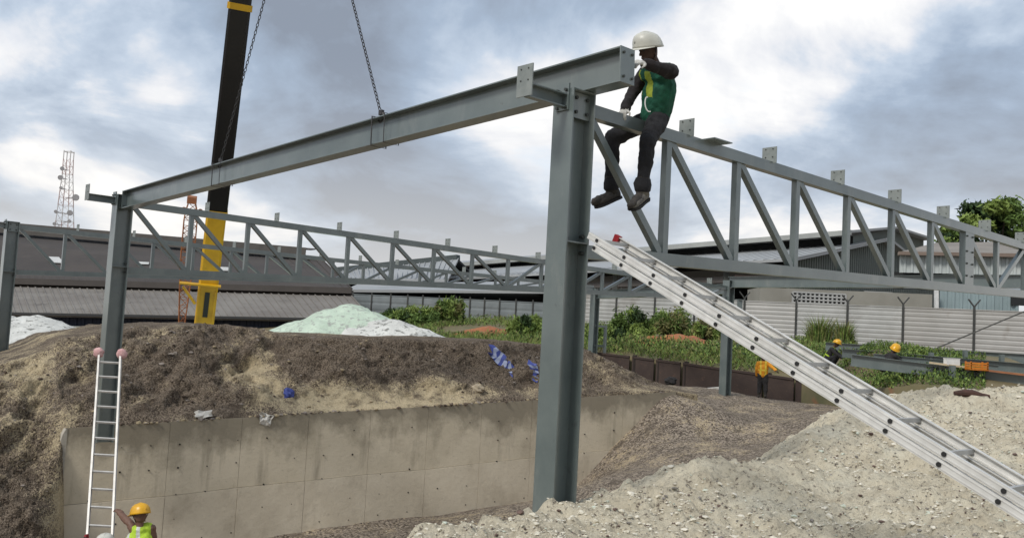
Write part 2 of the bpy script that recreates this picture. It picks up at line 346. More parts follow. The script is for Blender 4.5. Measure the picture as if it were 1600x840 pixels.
def rubble_z(x, y):
    x = np.asarray(x, float); y = np.asarray(y, float)
    return np.clip(rtps(x, y), -3.2, 1.6)+.15*fbm(x*.8, y*.8, 4, 21)+.22*fbm(x*2.4, y*2.4, 3, 22)+.20*np.abs(fbm(x*4.5, y*4.5, 3, 24))-.10+.17*fbm(x*8, y*8, 3, 23)+.08*fbm(x*17, y*17, 2, 25)
rx = np.arange(-4.5, 17, .045); ry = np.r_[np.arange(-4, 4, .25), np.arange(4, 12, .04), np.arange(12, 18, .07), np.arange(18, 27, .14)]
X, Y = np.meshgrid(rx, ry); Z = rubble_z(X, Y)
def _rub(noise, mask, mix, bump):
    c = mix(mask(noise(1.3, 8, (1, 1, 1), .65), .38, .62), (.82, .745, .575), (.69, .615, .465))
    c = mix(mask(noise(.9, 6, (1, 1, 1), .6, 5), .52, .68, .6), c, (.74, .71, .58))
    c = mix(mask(noise(1.7, 9, (1, 1, 1), .75, 31), .56, .66, .55), c, (.40, .335, .24))
    c = mix(mask(noise(14, 8, (1, 1, 1), .78, 2), .52, .61, .6), c, (.45, .395, .30))
    c = mix(mask(noise(11, 9, (1, 1, 1), .82, 8), .56, .60, .9), c, (.13, .10, .08))
    bump(noise(18, 8, (1, 1, 1), .75), 1.0, .07); return c
RUB = custom('pale_rubble', _rub, .95, .15)
keep = Z > ground_z(X, Y)-.35
nx = len(rx); kf = keep.ravel()
faces = [f for f in grid_faces(nx, len(ry)) if kf[f[0]] or kf[f[1]] or kf[f[2]] or kf[f[3]]]
used = np.zeros(X.size, bool); used[np.array(faces).ravel()] = True; idx = np.cumsum(used)-1
V3 = np.stack([X.ravel(), Y.ravel(), Z.ravel()], 1)[used]
finish_mesh('rubble_ground', V3.tolist(), [tuple(int(idx[i]) for i in f) for f in faces], RUB, kind='structure')

# loose stones on the rubble
def stone_proto(seed):
    r = random.Random(seed); vs = []
    for th, n in ((-1, 1), (-.45, 5), (.45, 5), (1, 1)):
        for k in range(n):
            a = 2*math.pi*(k+.5*(th > 0))/n; rad = math.sqrt(1-th*th)*r.uniform(.5, 1.45); vs.append((rad*math.cos(a), rad*math.sin(a), th*r.uniform(.4, 1.0)))
    fs = [(0, 1+(k+1) % 5, 1+k) for k in range(5)]+[(1+k, 1+(k+1) % 5, 6+k) for k in range(5)]+[(1+(k+1) % 5, 6+(k+1) % 5, 6+k) for k in range(5)]+[(6+k, 6+(k+1) % 5, 11) for k in range(5)]
    return np.array(vs), fs
PROTO = [stone_proto(i) for i in range(8)]
def scatter_stones(name, xs, ys, zs, sizes, mats, weights, label, cat):
    V = []; Fc = []; mi = []; k = 0
    for x, y, z, s in zip(xs, ys, zs, sizes):
        pv, pf = PROTO[random.randrange(8)]; a = random.uniform(0, 6.28); c, sn = math.cos(a), math.sin(a); e = random.uniform(.6, 1.4)
        q = pv*np.array([s*e, s, s*random.uniform(.6, 1)]); q = np.stack([q[:, 0]*c-q[:, 1]*sn+x, q[:, 0]*sn+q[:, 1]*c+y, q[:, 2]+z+s*.2], 1)
        V.append(q); Fc += [(f[0]+k, f[1]+k, f[2]+k) for f in pf]; mi += [random.choices(range(len(mats)), weights)[0]]*len(pf); k += 12
    o = finish_mesh(name, np.concatenate(V).tolist(), Fc, mats, smooth=False); o.data.polygons.foreach_set('material_index', mi)
    return tag(o, label, cat, kind='stuff')
S_W = mat('stone_white', (.72, .68, .58), (.58, .54, .45), 9, .95); S_C = mat('stone_cream', (.66, .62, .51), (.54, .50, .40), 9, .95)
S_B = mat('stone_brown', (.16, .105, .085), (.09, .06, .05), 9, .95); S_G = mat('stone_grey', (.24, .22, .20), (.15, .14, .12), 9, .95); S_N = mat('stone_greenish', (.58, .62, .52), None, 9, .95)
n = 60000
yy = 5.5+(rng.random(n)**1.8)*18; xx = -2.5+rng.random(n)*(3+yy*.72); 
zz = rubble_z(xx, yy); ok = (zz > ground_z(xx, yy)-.05) & (zz > -1.3)
clump = fbm(xx*.8, yy*.8, 3, 77); ok &= rng.random(n) < np.clip(.45+clump*2.2, .08, 1)
xx, yy, zz = xx[ok], yy[ok], zz[ok]
sz = .004+.024*rng.random(len(xx))**8+.0007*yy
scatter_stones('rubble_stones', xx, yy, zz, sz, [S_W, S_C, S_B, S_G, S_N], [34, 40, 10, 10, 6], 'loose white, cream and brown stones strewn over the pale rubble in front', 'stones')

# ------------------------------------------------------------------ concrete wall (upper and lower row of cast panels)
wall = thing('concrete_wall', WP(WL/2, .15, -2), 'long board-marked concrete retaining wall below the gravel mound', 'wall')
s0 = wall_px(380); step = (wall_px(753)-s0)/4
ss = [0.0]; k = -8
edges = sorted([s0+step*k for k in range(-6, 14) if .6 < s0+step*k < WL-.3])
edges = [0.0]+edges+[WL+.25]
def wjoint(s): return .012*math.sin(s*2.1)+.01*math.sin(s*5.3+1)+at(380, 762, WP(wall_px(380)).y).z+(at(835, 715, WP(wall_px(835)).y).z-at(380, 762, WP(wall_px(380)).y).z)*(s-wall_px(380))/(wall_px(835)-wall_px(380))
mb = MB()
a0, a1 = 0, WL+.25
mb.add([WP(a0, .018, -3.6), WP(a1, .018, -3.6), WP(a1, .018, wtop(a1)-.02), WP(a0, .018, wtop(a0)-.02), WP(a0, .32, -3.6), WP(a1, .32, -3.6), WP(a1, .32, wtop(a1)-.02), WP(a0, .32, wtop(a0)-.02)],
       [(0, 1, 2, 3), (5, 4, 7, 6), (3, 2, 6, 7), (0, 3, 7, 4), (1, 5, 6, 2)]); mb.build('core', CONC_E, wall)
def panel(sa, sb, fz0, fz1, pr, m_):
    mb = MB(); g = .003
    p = [WP(sa+g, -pr, fz0(sa)+g), WP(sb-g, -pr, fz0(sb)+g), WP(sb-g, -pr, fz1(sb)-g), WP(sa+g, -pr, fz1(sa)-g)]
    mb.prism(p, -wn_*(.014+pr)); o = mb.build('panel', m_, wall); a_ = o.data.attributes.new('damp', 'FLOAT', 'POINT'); a_.data.foreach_set('value', [0, 0, 1, 1, 0, 0, 1, 1] if m_ is CONC else [0]*8); return o
for i in range(len(edges)-1):
    sa, sb = edges[i], edges[i+1]
    panel(sa, sb, lambda s: wjoint(s), lambda s: wtop(s), random.uniform(0, .004), CONC)
    panel(sa, sb, lambda s: -3.55, lambda s: wjoint(s)-.004, random.uniform(.020, .026), CONC2)
# end face of the wall: a rougher, paler strip
mb = MB(); zs = np.linspace(-3.5, wtop(0)-.01, 26); vs = []
for q, z in enumerate(zs):
    j = .03*math.sin(q*1.3)+random.uniform(-.02, .02); vs += [WP(-.05+j, -.015, z), WP(-.09+j, .16, z), WP(-.04+j, .31, z), WP(.02, .31, z), WP(.02, -.012, z)]
mb.add(vs, [(q*5+k, q*5+(k+1) % 5, (q+1)*5+(k+1) % 5, (q+1)*5+k) for q in range(25) for k in range(5)]); mb.build('broken_end', CONC_E, wall)
mb = MB()
for px in np.arange(150, 1000, 45):
    s_ = wall_px(float(px)); 
    for dz in (-.45, -.95, -1.45, -1.95, -2.4):
        z = wtop(s_)+dz+random.uniform(-.03, .03)
        if random.random() < .42: continue
        mb.tube([WP(s_, -.001, z), WP(s_, -.030, z)], random.uniform(.009, .019), 8)
tag(mb.build('tie_holes', HOLE, wall), kind='stuff')  # dark discs on the face, their colour standing for shade inside the holes

# ------------------------------------------------------------------ gravel mound behind and round the wall
def wallpoint(px, py, d):
    """photo pixel met by the vertical plane d metres behind the wall face"""
    dr = _F*F_PX+_R*(px-800)+_U*(420-py); p0 = WP(0, d); t_ = (p0-EYE).dot(wn_)/dr.dot(wn_); return EYE+dr*t_
ST = [  # px, crest y, list of (y, d, sand)
 (-260, [(1050, -2.2, .05), (800, -.5, 0), (640, 1.4, .05), (580, 2.6, .0)]),
 (-120, [(1000, -1.9, .05), (760, -.3, 0), (625, 1.5, .05), (586, 2.8, .0)]),
 (0,   [(960, -1.5, .0), (800, -.6, -.04), (690, .3, .03), (606, 1.7, .09), (568, 3.0, .03)]),
 (60,  [(930, -1.2, .05), (790, -.5, -.04), (700, .1, .02), (594, 1.7, .09), (550, 3.2, .03)]),
 (94,  [(880, -.5, .10), (780, -.28, .12), (700, -.1, .10), (650, .35, .05), (590, 1.5, .06), (533, 3.3, 0)]),
 (103, [(674, -.06, .10), (655, .2, .04), (610, 1.0, .02), (565, 2.1, .08), (530, 3.4, 0)]),
 (140, [(672, -.10, .10), (655, .2, .04), (610, 1.0, .02), (565, 2.1, .08), (525, 3.4, 0)]),
 (210, [(665, -.05, .0), (650, .2, -.02), (600, 1.2, -.03), (555, 2.2, .05), (513, 3.4, 0)]),
 (255, [(662, -.05, .02), (648, .2, .0), (600, 1.2, -.05), (550, 2.2, .02), (511, 3.4, -.02)]),
 (300, [(660, -.05, .06), (644, .25, .05), (592, 1.3, -.07), (545, 2.2, -.02), (510, 3.4, -.05)]),
 (360, [(657, -.05, .04), (640, .25, .10), (590, 1.3, .10), (545, 2.2, .0), (512, 3.4, -.06)]),
 (420, [(654, -.05, .0), (636, .3, .16), (600, 1.0, .14), (550, 1.9, .05), (516, 3.0, -.04)]),
 (445, [(652, -.04, .0), (634, .35, .16), (600, .9, .10), (560, 1.6, -.05), (523, 2.6, -.14)]),
 (520, [(648, -.06, .10), (632, .35, .20), (606, .8, .06), (570, 1.3, -.16), (526, 2.2, -.2)]),
 (600, [(642, -.08, .14), (626, .35, .22), (602, .8, .10), (570, 1.3, -.16), (528, 2.1, -.2)]),
 (690, [(636, -.08, .16), (620, .35, .20), (596, .8, .08), (570, 1.3, -.14), (530, 2.1, -.2)]),
 (770, [(630, -.02, -.04), (616, .3, .02), (596, .8, -.04), (570, 1.3, -.12), (533, 2.1, -.18)]),
 (850, [(623, -.04, .0), (610, .3, .06), (590, .8, .02), (568, 1.3, -.06), (537, 2.1, -.14)]),
 (912, [(619, -.04, .02), (606, .3, .06), (588, .8, .0), (568, 1.2, .0), (545, 1.9, -.05)]),
 (980, [(615, -.03, .04), (608, .25, .06), (598, .6, .02), (588, 1.0, .0), (576, 1.5, 0)]),
 (1050, [(612, -.03, .04), (611, .2, .04), (609, .5, .02), (607, .9, .0), (604, 1.4, 0)]),
 (1090, [(618, .0, .04), (617, .2, .04), (616, .5, .02), (615, .9, .0), (613, 1.4, 0)]),
]
NR = 46; rows = []
for px, prof in ST:
    if px > 100: prof = [(prof[0][0]-3, .03, prof[0][2])]+prof[1:]
    if 100 < px: prof = [(880, .16, 0), (780, .16, 0), (700, .16, 0)]+prof
    pts = [wallpoint(px, y, d) for y, d, _ in prof]; snd = [q[2] for q in prof]
    c = pts[-1]; back = -wn_
    pts += [c+back*2.5+ZZ*.02, c+back*9-ZZ*.1, c+back*13-ZZ*2.2]; snd += [.05, 0, 0]
    P_ = np.array([list(p) for p in pts]); ln = np.r_[0, np.cumsum(np.linalg.norm(np.diff(P_, axis=0), axis=1))]; 
    body = ln[len(prof)-1]
    tt = np.r_[np.linspace(0, body, 48), body+np.array([.05, .12, .25, .5, .9, 1.5, 2.5, 4, 6, 8, 10, ln[-1]-body])]
    rows.append(np.stack([np.interp(tt, ln, P_[:, k]) for k in range(3)]+[np.interp(tt, ln, snd)], 1))
rows = np.array(rows)                                      # stations x NR x 4
ks = np.array([p for p, _ in ST], float); fine = np.unique(np.concatenate([np.linspace(ks[i], ks[i+1], max(2, int((ks[i+1]-ks[i])/4)+1)) for i in range(len(ks)-1)]))
def smooth_interp(xq, xp, fp):
    i = np.clip(np.searchsorted(xp, xq)-1, 0, len(xp)-2); t_ = (xq-xp[i])/(xp[i+1]-xp[i])
    d = np.gradient(fp, xp, axis=0); h = (xp[i+1]-xp[i])[:, None]; t_ = t_[:, None]
    lin = fp[i]*(1-t_)+fp[i+1]*t_
    her = (2*t_**3-3*t_**2+1)*fp[i]+(t_**3-2*t_**2+t_)*h*d[i]+(-2*t_**3+3*t_**2)*fp[i+1]+(t_**3-t_**2)*h*d[i+1]
    k_ = np.where((xq > 60) & (xq < 140), 0, .6)[:, None]; return (1-k_)*lin+k_*her
G = np.stack([smooth_interp(fine, ks, rows[:, j, :]) for j in range(rows.shape[1])], 1)
tt2 = np.linspace(0, 47, 104); rr = np.r_[tt2, np.arange(48, rows.shape[1])]; ii = np.clip(np.floor(rr).astype(int), 0, rows.shape[1]-2); fr = (rr-ii)[None, :, None]
G = G[:, ii]*(1-fr)+G[:, ii+1]*fr
A = np.arange(G.shape[0])[:, None]*.0+fine[:, None]*.022; Bq = np.broadcast_to(np.arange(G.shape[1])*.085, (G.shape[0], G.shape[1])); A = np.broadcast_to(A, Bq.shape)
A = (G[:, :, 0]*wd.x+G[:, :, 1]*wd.y)*1.15+40; Bq = (G[:, :, 2]*2.1-(G[:, :, 0]*wn_.x+G[:, :, 1]*wn_.y)*1.0)+60
sg = (G[:, :, 0]-WA.x)*wd.x+(G[:, :, 1]-WA.y)*wd.y
wgt = np.where(sg > -.05, np.clip((G[:, :, 2]-wtop(sg)-.02)/.35, 0.0, 1), np.clip((-.05-sg)/.3, .1, 1))*np.where(np.arange(G.shape[1]) > 100, .35, 1)[None]
def ridged(x, y, o, sd_): return .5-np.abs(fbm(x, y, o, sd_))*2.2
disp = (.62*fbm(A*.8, Bq*.5+A*.35, 4, 41, .5)+.26*fbm(A*2.6, Bq*1.9, 4, 42)+.45*ridged(A*1.0-Bq*.5, (Bq+A)*.16, 3, 46)*np.clip((470-fine[:, None])/60, .3, 1)+.22*np.abs(fbm(A*6, Bq*5, 3, 47))+.13*fbm(A*13, Bq*11, 2, 43)-.10)*wgt
nrm = wn_*.75+ZZ*.66
G[:, :, :3] += disp[:, :, None]*np.array(list(nrm))[None, None]
tone = G[:, :, 3]*np.where(fine > 430, 1.9, 1.2)[:, None]-.04+.20*fbm(A*.9, Bq*.5+A*.6, 4, 50)+.26*fbm(A*2.2-Bq*.9, (Bq+A)*.35, 3, 52)*np.clip((460-fine[:, None])/80, .25, 1)
MGRAV = gravel_mat('mound_gravel', (.072, .055, .041), (.255, .205, .155), (.54, .445, .29), 44)
finish_mesh('gravel_mound', G[:, :, :3].reshape(-1, 3).tolist(), grid_faces(G.shape[1], G.shape[0]), MGRAV, kind='structure', attr=tone.ravel())

# clods and stones on the mound face
gi = rng.integers(2, G.shape[0]-2, 4200); gj = rng.integers(4, 106, 4200); gpnt = G[gi, gj, :3]; gpnt = gpnt[wgt[gi, gj] > .15]
MB_C = mat('clod_brown', (.11, .08, .058), (.065, .048, .036), 9, .95); MB_T = mat('clod_tan', (.36, .29, .18), (.25, .2, .125), 9, .95); MB_S = mat('clod_grey', (.27, .23, .20), (.18, .155, .13), 9, .95)
scatter_stones('mound_clods', gpnt[:, 0], gpnt[:, 1], gpnt[:, 2]-.01, .010+.05*rng.random(len(gpnt))**7, [MB_C, MB_T, MB_S], [44, 26, 30], 'loose clods and stones scattered over the gravel mound', 'clods')

es = rng.random(900)*WL; ed = rng.random(900)*.22-.035; ez = wtop(es)+.0; ep = np.array([list(WP(float(a), float(b), float(c))) for a, b, c in zip(es, ed, ez)])
kp = fbm(es*1.3, es*0+3.3, 3, 71) > -.06; scatter_stones('wall_top_spill', ep[kp, 0], ep[kp, 1], ep[kp, 2]-.005, .012+.055*rng.random(int(kp.sum()))**3, [MB_C, MB_T, MB_S], [30, 50, 20], 'crumbs of soil spilled along the top edge of the concrete wall', 'soil')

# pale green-white heaps behind the mound
HEAPM = mat('green_white_spoil', (.53, .63, .51), (.42, .51, .41), 1.2, .95, 0, .7, 9, c3=(.33, .35, .31), t3=(.54, .62), s3=4.5, bdist=.08)
HEAPW = mat('white_spoil', (.66, .66, .62), (.50, .50, .47), 1.6, .95, 0, .7, 9, c3=(.22, .22, .2), t3=(.55, .62), s3=4.5, bdist=.08)
def heap(name, peaks, x0, x1, y0, y1, zbase, m, label, seed):
    hx = np.arange(x0, x1, .14); hy = np.arange(y0, y1, .2); X, Y = np.meshgrid(hx, hy); Z = np.full(X.shape, zbase-.5)
    for (p, sx, sy) in peaks:
        r = np.sqrt(((X-p.x)/sx)**2+((Y-p.y)/sy)**2); r = r+.10*fbm(X*.5, Y*.5, 3, seed); Z = np.maximum(Z, zbase-.3+(p.z-zbase+.3)*np.clip(1.06-np.sqrt(r*r+.02), -0.3, 1))
    Z = Z+.30*fbm(X*.8, Y*.8, 4, seed+1)+.14*fbm(X*3.0, Y*3.0, 3, seed+2)
    o = finish_mesh(name, np.stack([X.ravel(), Y.ravel(), Z.ravel()], 1).tolist(), grid_faces(len(hx), len(hy)), m); return tag(o, label, 'spoil heap')
pk = at(548, 468, 37); pk2 = at(604, 490, 35.5)
heap('spoil_heap', [(pk, 5.0, 4.6), (at(572, 480, 36.6), 4.4, 4.2), (at(500, 499, 36), 3.4, 3)], pk.x-7, pk.x+7, pk.y-5, pk.y+5, .6, HEAPM, 'tall pale green spoil heap standing behind the gravel mound', 60)
heap('spoil_heap', [(pk2, 5.0, 2.8), (at(645, 505, 35), 3.6, 2.6)], pk2.x-6, pk2.x+7, pk2.y-3, pk2.y+3, .6, HEAPW, 'lower white spoil heap at the right foot of the pale green heap', 64)
pk = at(-20, 482, 40); p3 = at(56, 488, 39.5)
heap('spoil_heap', [(pk, 5.6, 4), (p3, 4.2, 4.0), (at(25, 515, 38), 4, 2.6)], pk.x-6, pk.x+7, pk.y-5, pk.y+4, .2, HEAPW, 'white spoil heap at the far left edge beside the end column', 68)

# ------------------------------------------------------------------ steel frame
def hexbolt():
    mb = MB(); mb.tube([(0, 0, -.02), (0, 0, .022)], .017, 6); me = bpy.data.meshes.new('bolt'); me.from_pydata([tuple(v) for v in mb.v], [], mb.f); me.materials.append(BOLT); return me
BOLTME = hexbolt()
def bolt(parent, p, n, scale=1.0): return shared('bolt', BOLTME, parent, p, Vector(n).to_track_quat('Z', 'Y'), scale)
def onplane(C, px, py, axis=None):
    """where the pixel ray meets the upright plane through C along the trusses (or along axis)"""
    a = axis or UU; n = Vector((a.y, -a.x, 0)); d = _F*F_PX+_R*(px-800)+_U*(420-py); t_ = (C-EYE).dot(n)/d.dot(n); return EYE+d*t_
CB, CH = .27, .31                                              # flange width, section depth
def column(name, C, z0, z1, label, stiff=(), arm=True, base=False, bolts=True):
    t = thing(name, (C.x, C.y, z0), label, 'column', 'steel frame columns'); m = (z0+z1)/2; h = (z1-z0)/2
    for s in (-1, 1):
        MB().box(C+UU*(s*(CH/2-.008))+ZZ*m, UU*.008, VV*(CB/2), ZZ*h).build('flange', STEEL, t)
    MB().box(C+ZZ*m, UU*(CH/2-.0165), VV*.006, ZZ*h).build('web', STEEL, t)
    for z in stiff:
        MB().box(C+ZZ*z, UU*(CH/2-.017), VV*(CB/2-.002), ZZ*.006).build('stiffener', STEEL, t)
        MB().box(C+UU*(CH/2+.006)+ZZ*z, UU*.006, VV*(CB/2-.01), ZZ*.14).build('joint_plate', STEEL, t)
    MB().box(C+ZZ*(z1+.006), UU*(CH/2), VV*(CB/2), ZZ*.006).build('cap_plate', STEEL, t)
    MB().box(C-VV*.07+UU*.02+ZZ*(z1-.13), UU*(CH/2-.03), VV*.005, ZZ*.125).build('beam_fin_plate', STEEL, t)
    if bolts:
        for z in (z1-.06, z1-.20):
            for q in (-.06, .09): bolt(t, C-VV*.076+UU*q+ZZ*z, -VV)
        for z in stiff:
            for dz in (-.09, .07): bolt(t, C-VV*.07+UU*.12+ZZ*(z+dz), -VV, 1.1)
    if base: MB().box(C+ZZ*(z0+.012), UU*.24, VV*.22, ZZ*.012).build('base_plate', STEEL, t)
    if arm:
        e = C-UU*(CH/2+.010); zA = z1-.11
        MB().box(e+ZZ*(z1-.07), UU*.009, VV*.085, ZZ*.13).build('arm_end_plate', STEEL, t)
        am = MB(); am.bar(e-UU*.01+ZZ*zA, e-UU*.50+ZZ*zA, .012, .11, VV); am.bar(e-UU*.01+ZZ*(zA+.061)-VV*.03, e-UU*.50+ZZ*(zA+.061)-VV*.03, .074, .012, VV); am.bar(e-UU*.01+ZZ*(zA-.061)-VV*.03, e-UU*.50+ZZ*(zA-.061)-VV*.03, .074, .012, VV)
        am.build('bracket_arm', STEEL, t)
        cl = MB().box(e-UU*.507+ZZ*(z1-.02), UU*.006, VV*.105, ZZ*.15).build('purlin_cleat', STEEL_L, t)
        for a_, b_ in ((-.05, .09), (.05, .09), (-.05, -.02), (.05, -.02)): bolt(cl, e-UU*.507+VV*a_+ZZ*(z1+b_), -UU, .5)
        for s in (-1, 1):
            for dz in (-.14, .03): bolt(t, e-UU*.010+VV*(.055*s)+ZZ*(z1-.035+dz), -UU)
    return t
ZB1 = onplane(C1, 917, 384).z
zc2 = onplane(C2, 190, 417).z; zc3 = onplane(C3, 10, 424).z
T2 = onplane(C2, 191, 306).z; T3 = onplane(C3, 10, 346).z
column('steel_column', C1, -.9, TOP, 'big grey steel column in the centre, its foot in the pale rubble', (ZB1,))
column('steel_column', C2, onplane(C2, 165, 690).z, T2, 'grey steel column behind the upright ladder at the left', (zc2,), base=False)
column('steel_column', C3, .2, T3, 'grey steel column cut by the left edge of the picture', (zc3,))
column('steel_column', C2B, -.35, T2-.02, 'far grey steel column beside the worker in orange', (), arm=False, bolts=False, base=True)
c3b = column('steel_column', C3B, -.2, T2-.05, 'far grey steel column just right of the big centre column', (), arm=False, bolts=False, base=True)
sp = C3B+UU*.75
MB().bar(sp+ZZ*-.2, sp+ZZ*2.3, .14, .14).build('second_leg', STEEL, c3b)
for z in (.5, 1.4, 2.25): MB().bar(C3B+ZZ*z, sp+ZZ*z, .08, .1).build('batten', STEEL, c3b)
pz = at(1152, 575, 44)
po = thing('steel_post', (pz.x, pz.y, pz.z-.5), 'slender grey steel post behind the orange-vested worker', 'post')
MB().bar(Vector((pz.x, pz.y, pz.z-.5)), Vector((pz.x, pz.y, 3.9)), .22, .2).build('shaft', STEEL, po); MB().box(Vector((pz.x, pz.y, 3.92)), UU*.16, VV*.16, ZZ*.015).build('cap_plate', STEEL, po)

PAN, T1ST, NPAN = 1.307, 1.45, 16
def truss(name, C, top, bot, label, cw=.11, ch=.13, plate=False, k_=1.0, span=None, npan=16):
    span = span or SPAN*k_
    """top, bot: pairs of picture points on the upper edges of the two chords"""
    ta, tb = [onplane(C, *q) for q in top]; ba, bb = [onplane(C, *q) for q in bot]
    T = lambda p: (Vector((p.x, p.y, 0))-C).dot(UU)
    def lin(a, b): ka = T(a); kb = T(b); return lambda t: a.z+(b.z-a.z)*(t-ka)/(kb-ka)
    zt, zb = lin(ta, tb), lin(ba, bb); P = lambda t, z: C+UU*t+ZZ*z
    t0, tE = CH/2+.012, span-CH/2-.005
    r = thing(name, P(t0, zb(t0)), label, 'truss', 'parallel roof trusses')
    MB().bar(P(t0, zt(t0)-ch/2), P(tE, zt(tE)-ch/2), cw, ch, VV).build('top_chord', STEEL, r)
    MB().bar(P(t0, zb(t0)-ch/2), P(tE, zb(tE)-ch/2), cw, ch, VV).build('bottom_chord', STEEL, r)
    nodes = [t0+.05]+[(T1ST+PAN*(k-1))*k_ for k in range(1, npan)]+[tE-.05]
    w_, lo, hi = .075, (lambda t: zb(t)-.005), (lambda t: zt(t)-ch+.005)
    for k, t in enumerate(nodes[1:-1], 1):
        MB().bar(P(t, lo(t)), P(t, hi(t)), w_, .085, VV).build('post', STEEL, r)
    for k in range(len(nodes)-1):
        a, b = nodes[k], nodes[k+1]
        if k < 8: p, q = P(a+(.06 if k else 0), hi(a)), P(b-.06, lo(b))
        else: p, q = P(a+.06, lo(a)), P(b-.06, hi(b))
        MB().bar(p+VV*.006, q+VV*.006, w_-.006, .08, VV).build('diagonal', STEEL, r)
    k7 = nodes[7]
    if plate: sp_ = MB().box(P(k7+.06, (zt(k7)+zb(k7))/2-.05), UU*.17, VV*.05, ZZ*((zt(k7)-zb(k7))/2-.03)).build('splice_plate', STEEL, r)
    for dz in ((.35, .1, -.1, -.3) if plate else ()):
        for dx in (-.06, .16): bolt(r, P(k7+dx, (zt(k7)+zb(k7))/2-.05+dz)-VV*.05, -VV, .9)
    t = 1.78*k_
    me = None
    while t < span-.8:
        cm = MB().box(P(t, zt(t)+.085), UU*.005, VV*.10, ZZ*.10).build('purlin_cleat', STEEL_L, r)
        for s in (-1, 1): 
            for dz in (-.0, .1): bolt(cm, P(t-.004, zt(t)+.06+dz)+VV*(.05*s), -UU, .45)
        t += 1.66*k_
    if plate:
        q = onplane(C, 1108, 218); MB().box(P(T(q), zt(T(q))+.006)-VV*.06, UU*.17, VV*.14, ZZ*.006).build('gusset_plate', STEEL, r)
    return zt, zb, P
zt1, zb1, TP1 = truss('roof_truss', C1, ((930, 167), (1600, 380)), ((1047, 397), (1600, 454)), 'steel roof truss running right from the big centre column, worker astride it', plate=True)
truss('roof_truss', C2, ((240, 318), (845, 405)), ((400, 427), (846, 449)), 'steel roof truss running right from the column with the upright ladder', k_=K2_)
truss('roof_truss', C3, ((20, 350), (777, 430)), ((16, 421), (846, 447)), 'farthest steel roof truss, starting at the column on the left edge', k_=K3_, span=SPAN3, npan=19)

def ibeam(name, p, q, h, b, label, tf=.014, tw=.010, ends=(1, 1), side=None, group=None, cat='beam', root=None, twist=None):
    p = Vector(p); q = Vector(q); n = (q-p).normalized(); sd_ = (Vector(side) if side is not None else ZZ.cross(n)); sd_ = (sd_-n*sd_.dot(n)).normalized(); up = n.cross(sd_)
    if up.z < 0: up = -up
    r = thing(name, (p+q)/2-up*(h/2), label, cat, group)
    MB().box((p+q)/2+up*(h/2-tf/2), (q-p)/2, sd_*(b/2), up*(tf/2)).build('top_flange', STEEL, r)
    MB().box((p+q)/2-up*(h/2-tf/2), (q-p)/2, sd_*(b/2), up*(tf/2)).build('bottom_flange', STEEL, r)
    MB().box((p+q)/2, (q-p)/2-n*.0005, sd_*(tw/2), up*(h/2-tf-.0005)).build('web', STEEL, r)
    for e, P_, sgn in ((ends[0], p, -1), (ends[1], q, 1)):
        if not e: continue
        c = P_+n*(sgn*.007); MB().box(c, n*.006, sd_*(b/2+.002), up*(h/2+.002)).build('end_plate', STEEL, r)
        for a in (-1, 1):
            for z in (-1, 1): bolt(r, c+n*(sgn*.004)+sd_*(a*b*.3)+up*(z*h*.34), n*sgn, .8)
    return r, n, sd_, up
# hoisted tie beam: left end at the left column, right end riding over the centre column
BR = C1-VV*.56+UU*.10; BRz = at(976, 103, BR.y).z; BR = Vector((BR.x, BR.y, BRz))
BLp = C2-VV*.22+UU*.0; BL = Vector((BLp.x, BLp.y, at(203, 313, BLp.y).z))
hb, bn, bs, bu = ibeam('hoisted_beam', BL, BR, .34, .20, 'long grey steel beam slung on chains over the centre column', cat='beam')
print('beam bottom over column', (BL+(BR-BL)*(((C1-BL).dot(bn))/(BR-BL).length)).z-.17, 'column top', TOP)
ibeam('tie_beam', C2B-VV*.02+ZZ*(T2-.06), C1B+VV*.16+ZZ*(T2-.02), .36, .2, 'far grey tie beam above the sheet fence at the right', ends=(0, 0), side=UU)
ibeam('tie_beam', C3B-VV*.15+ZZ*(T2-.30), C2B+VV*.15+ZZ*(T2-.30), .34, .2, 'far grey tie beam above the green bank in the middle', ends=(0, 0), side=UU)

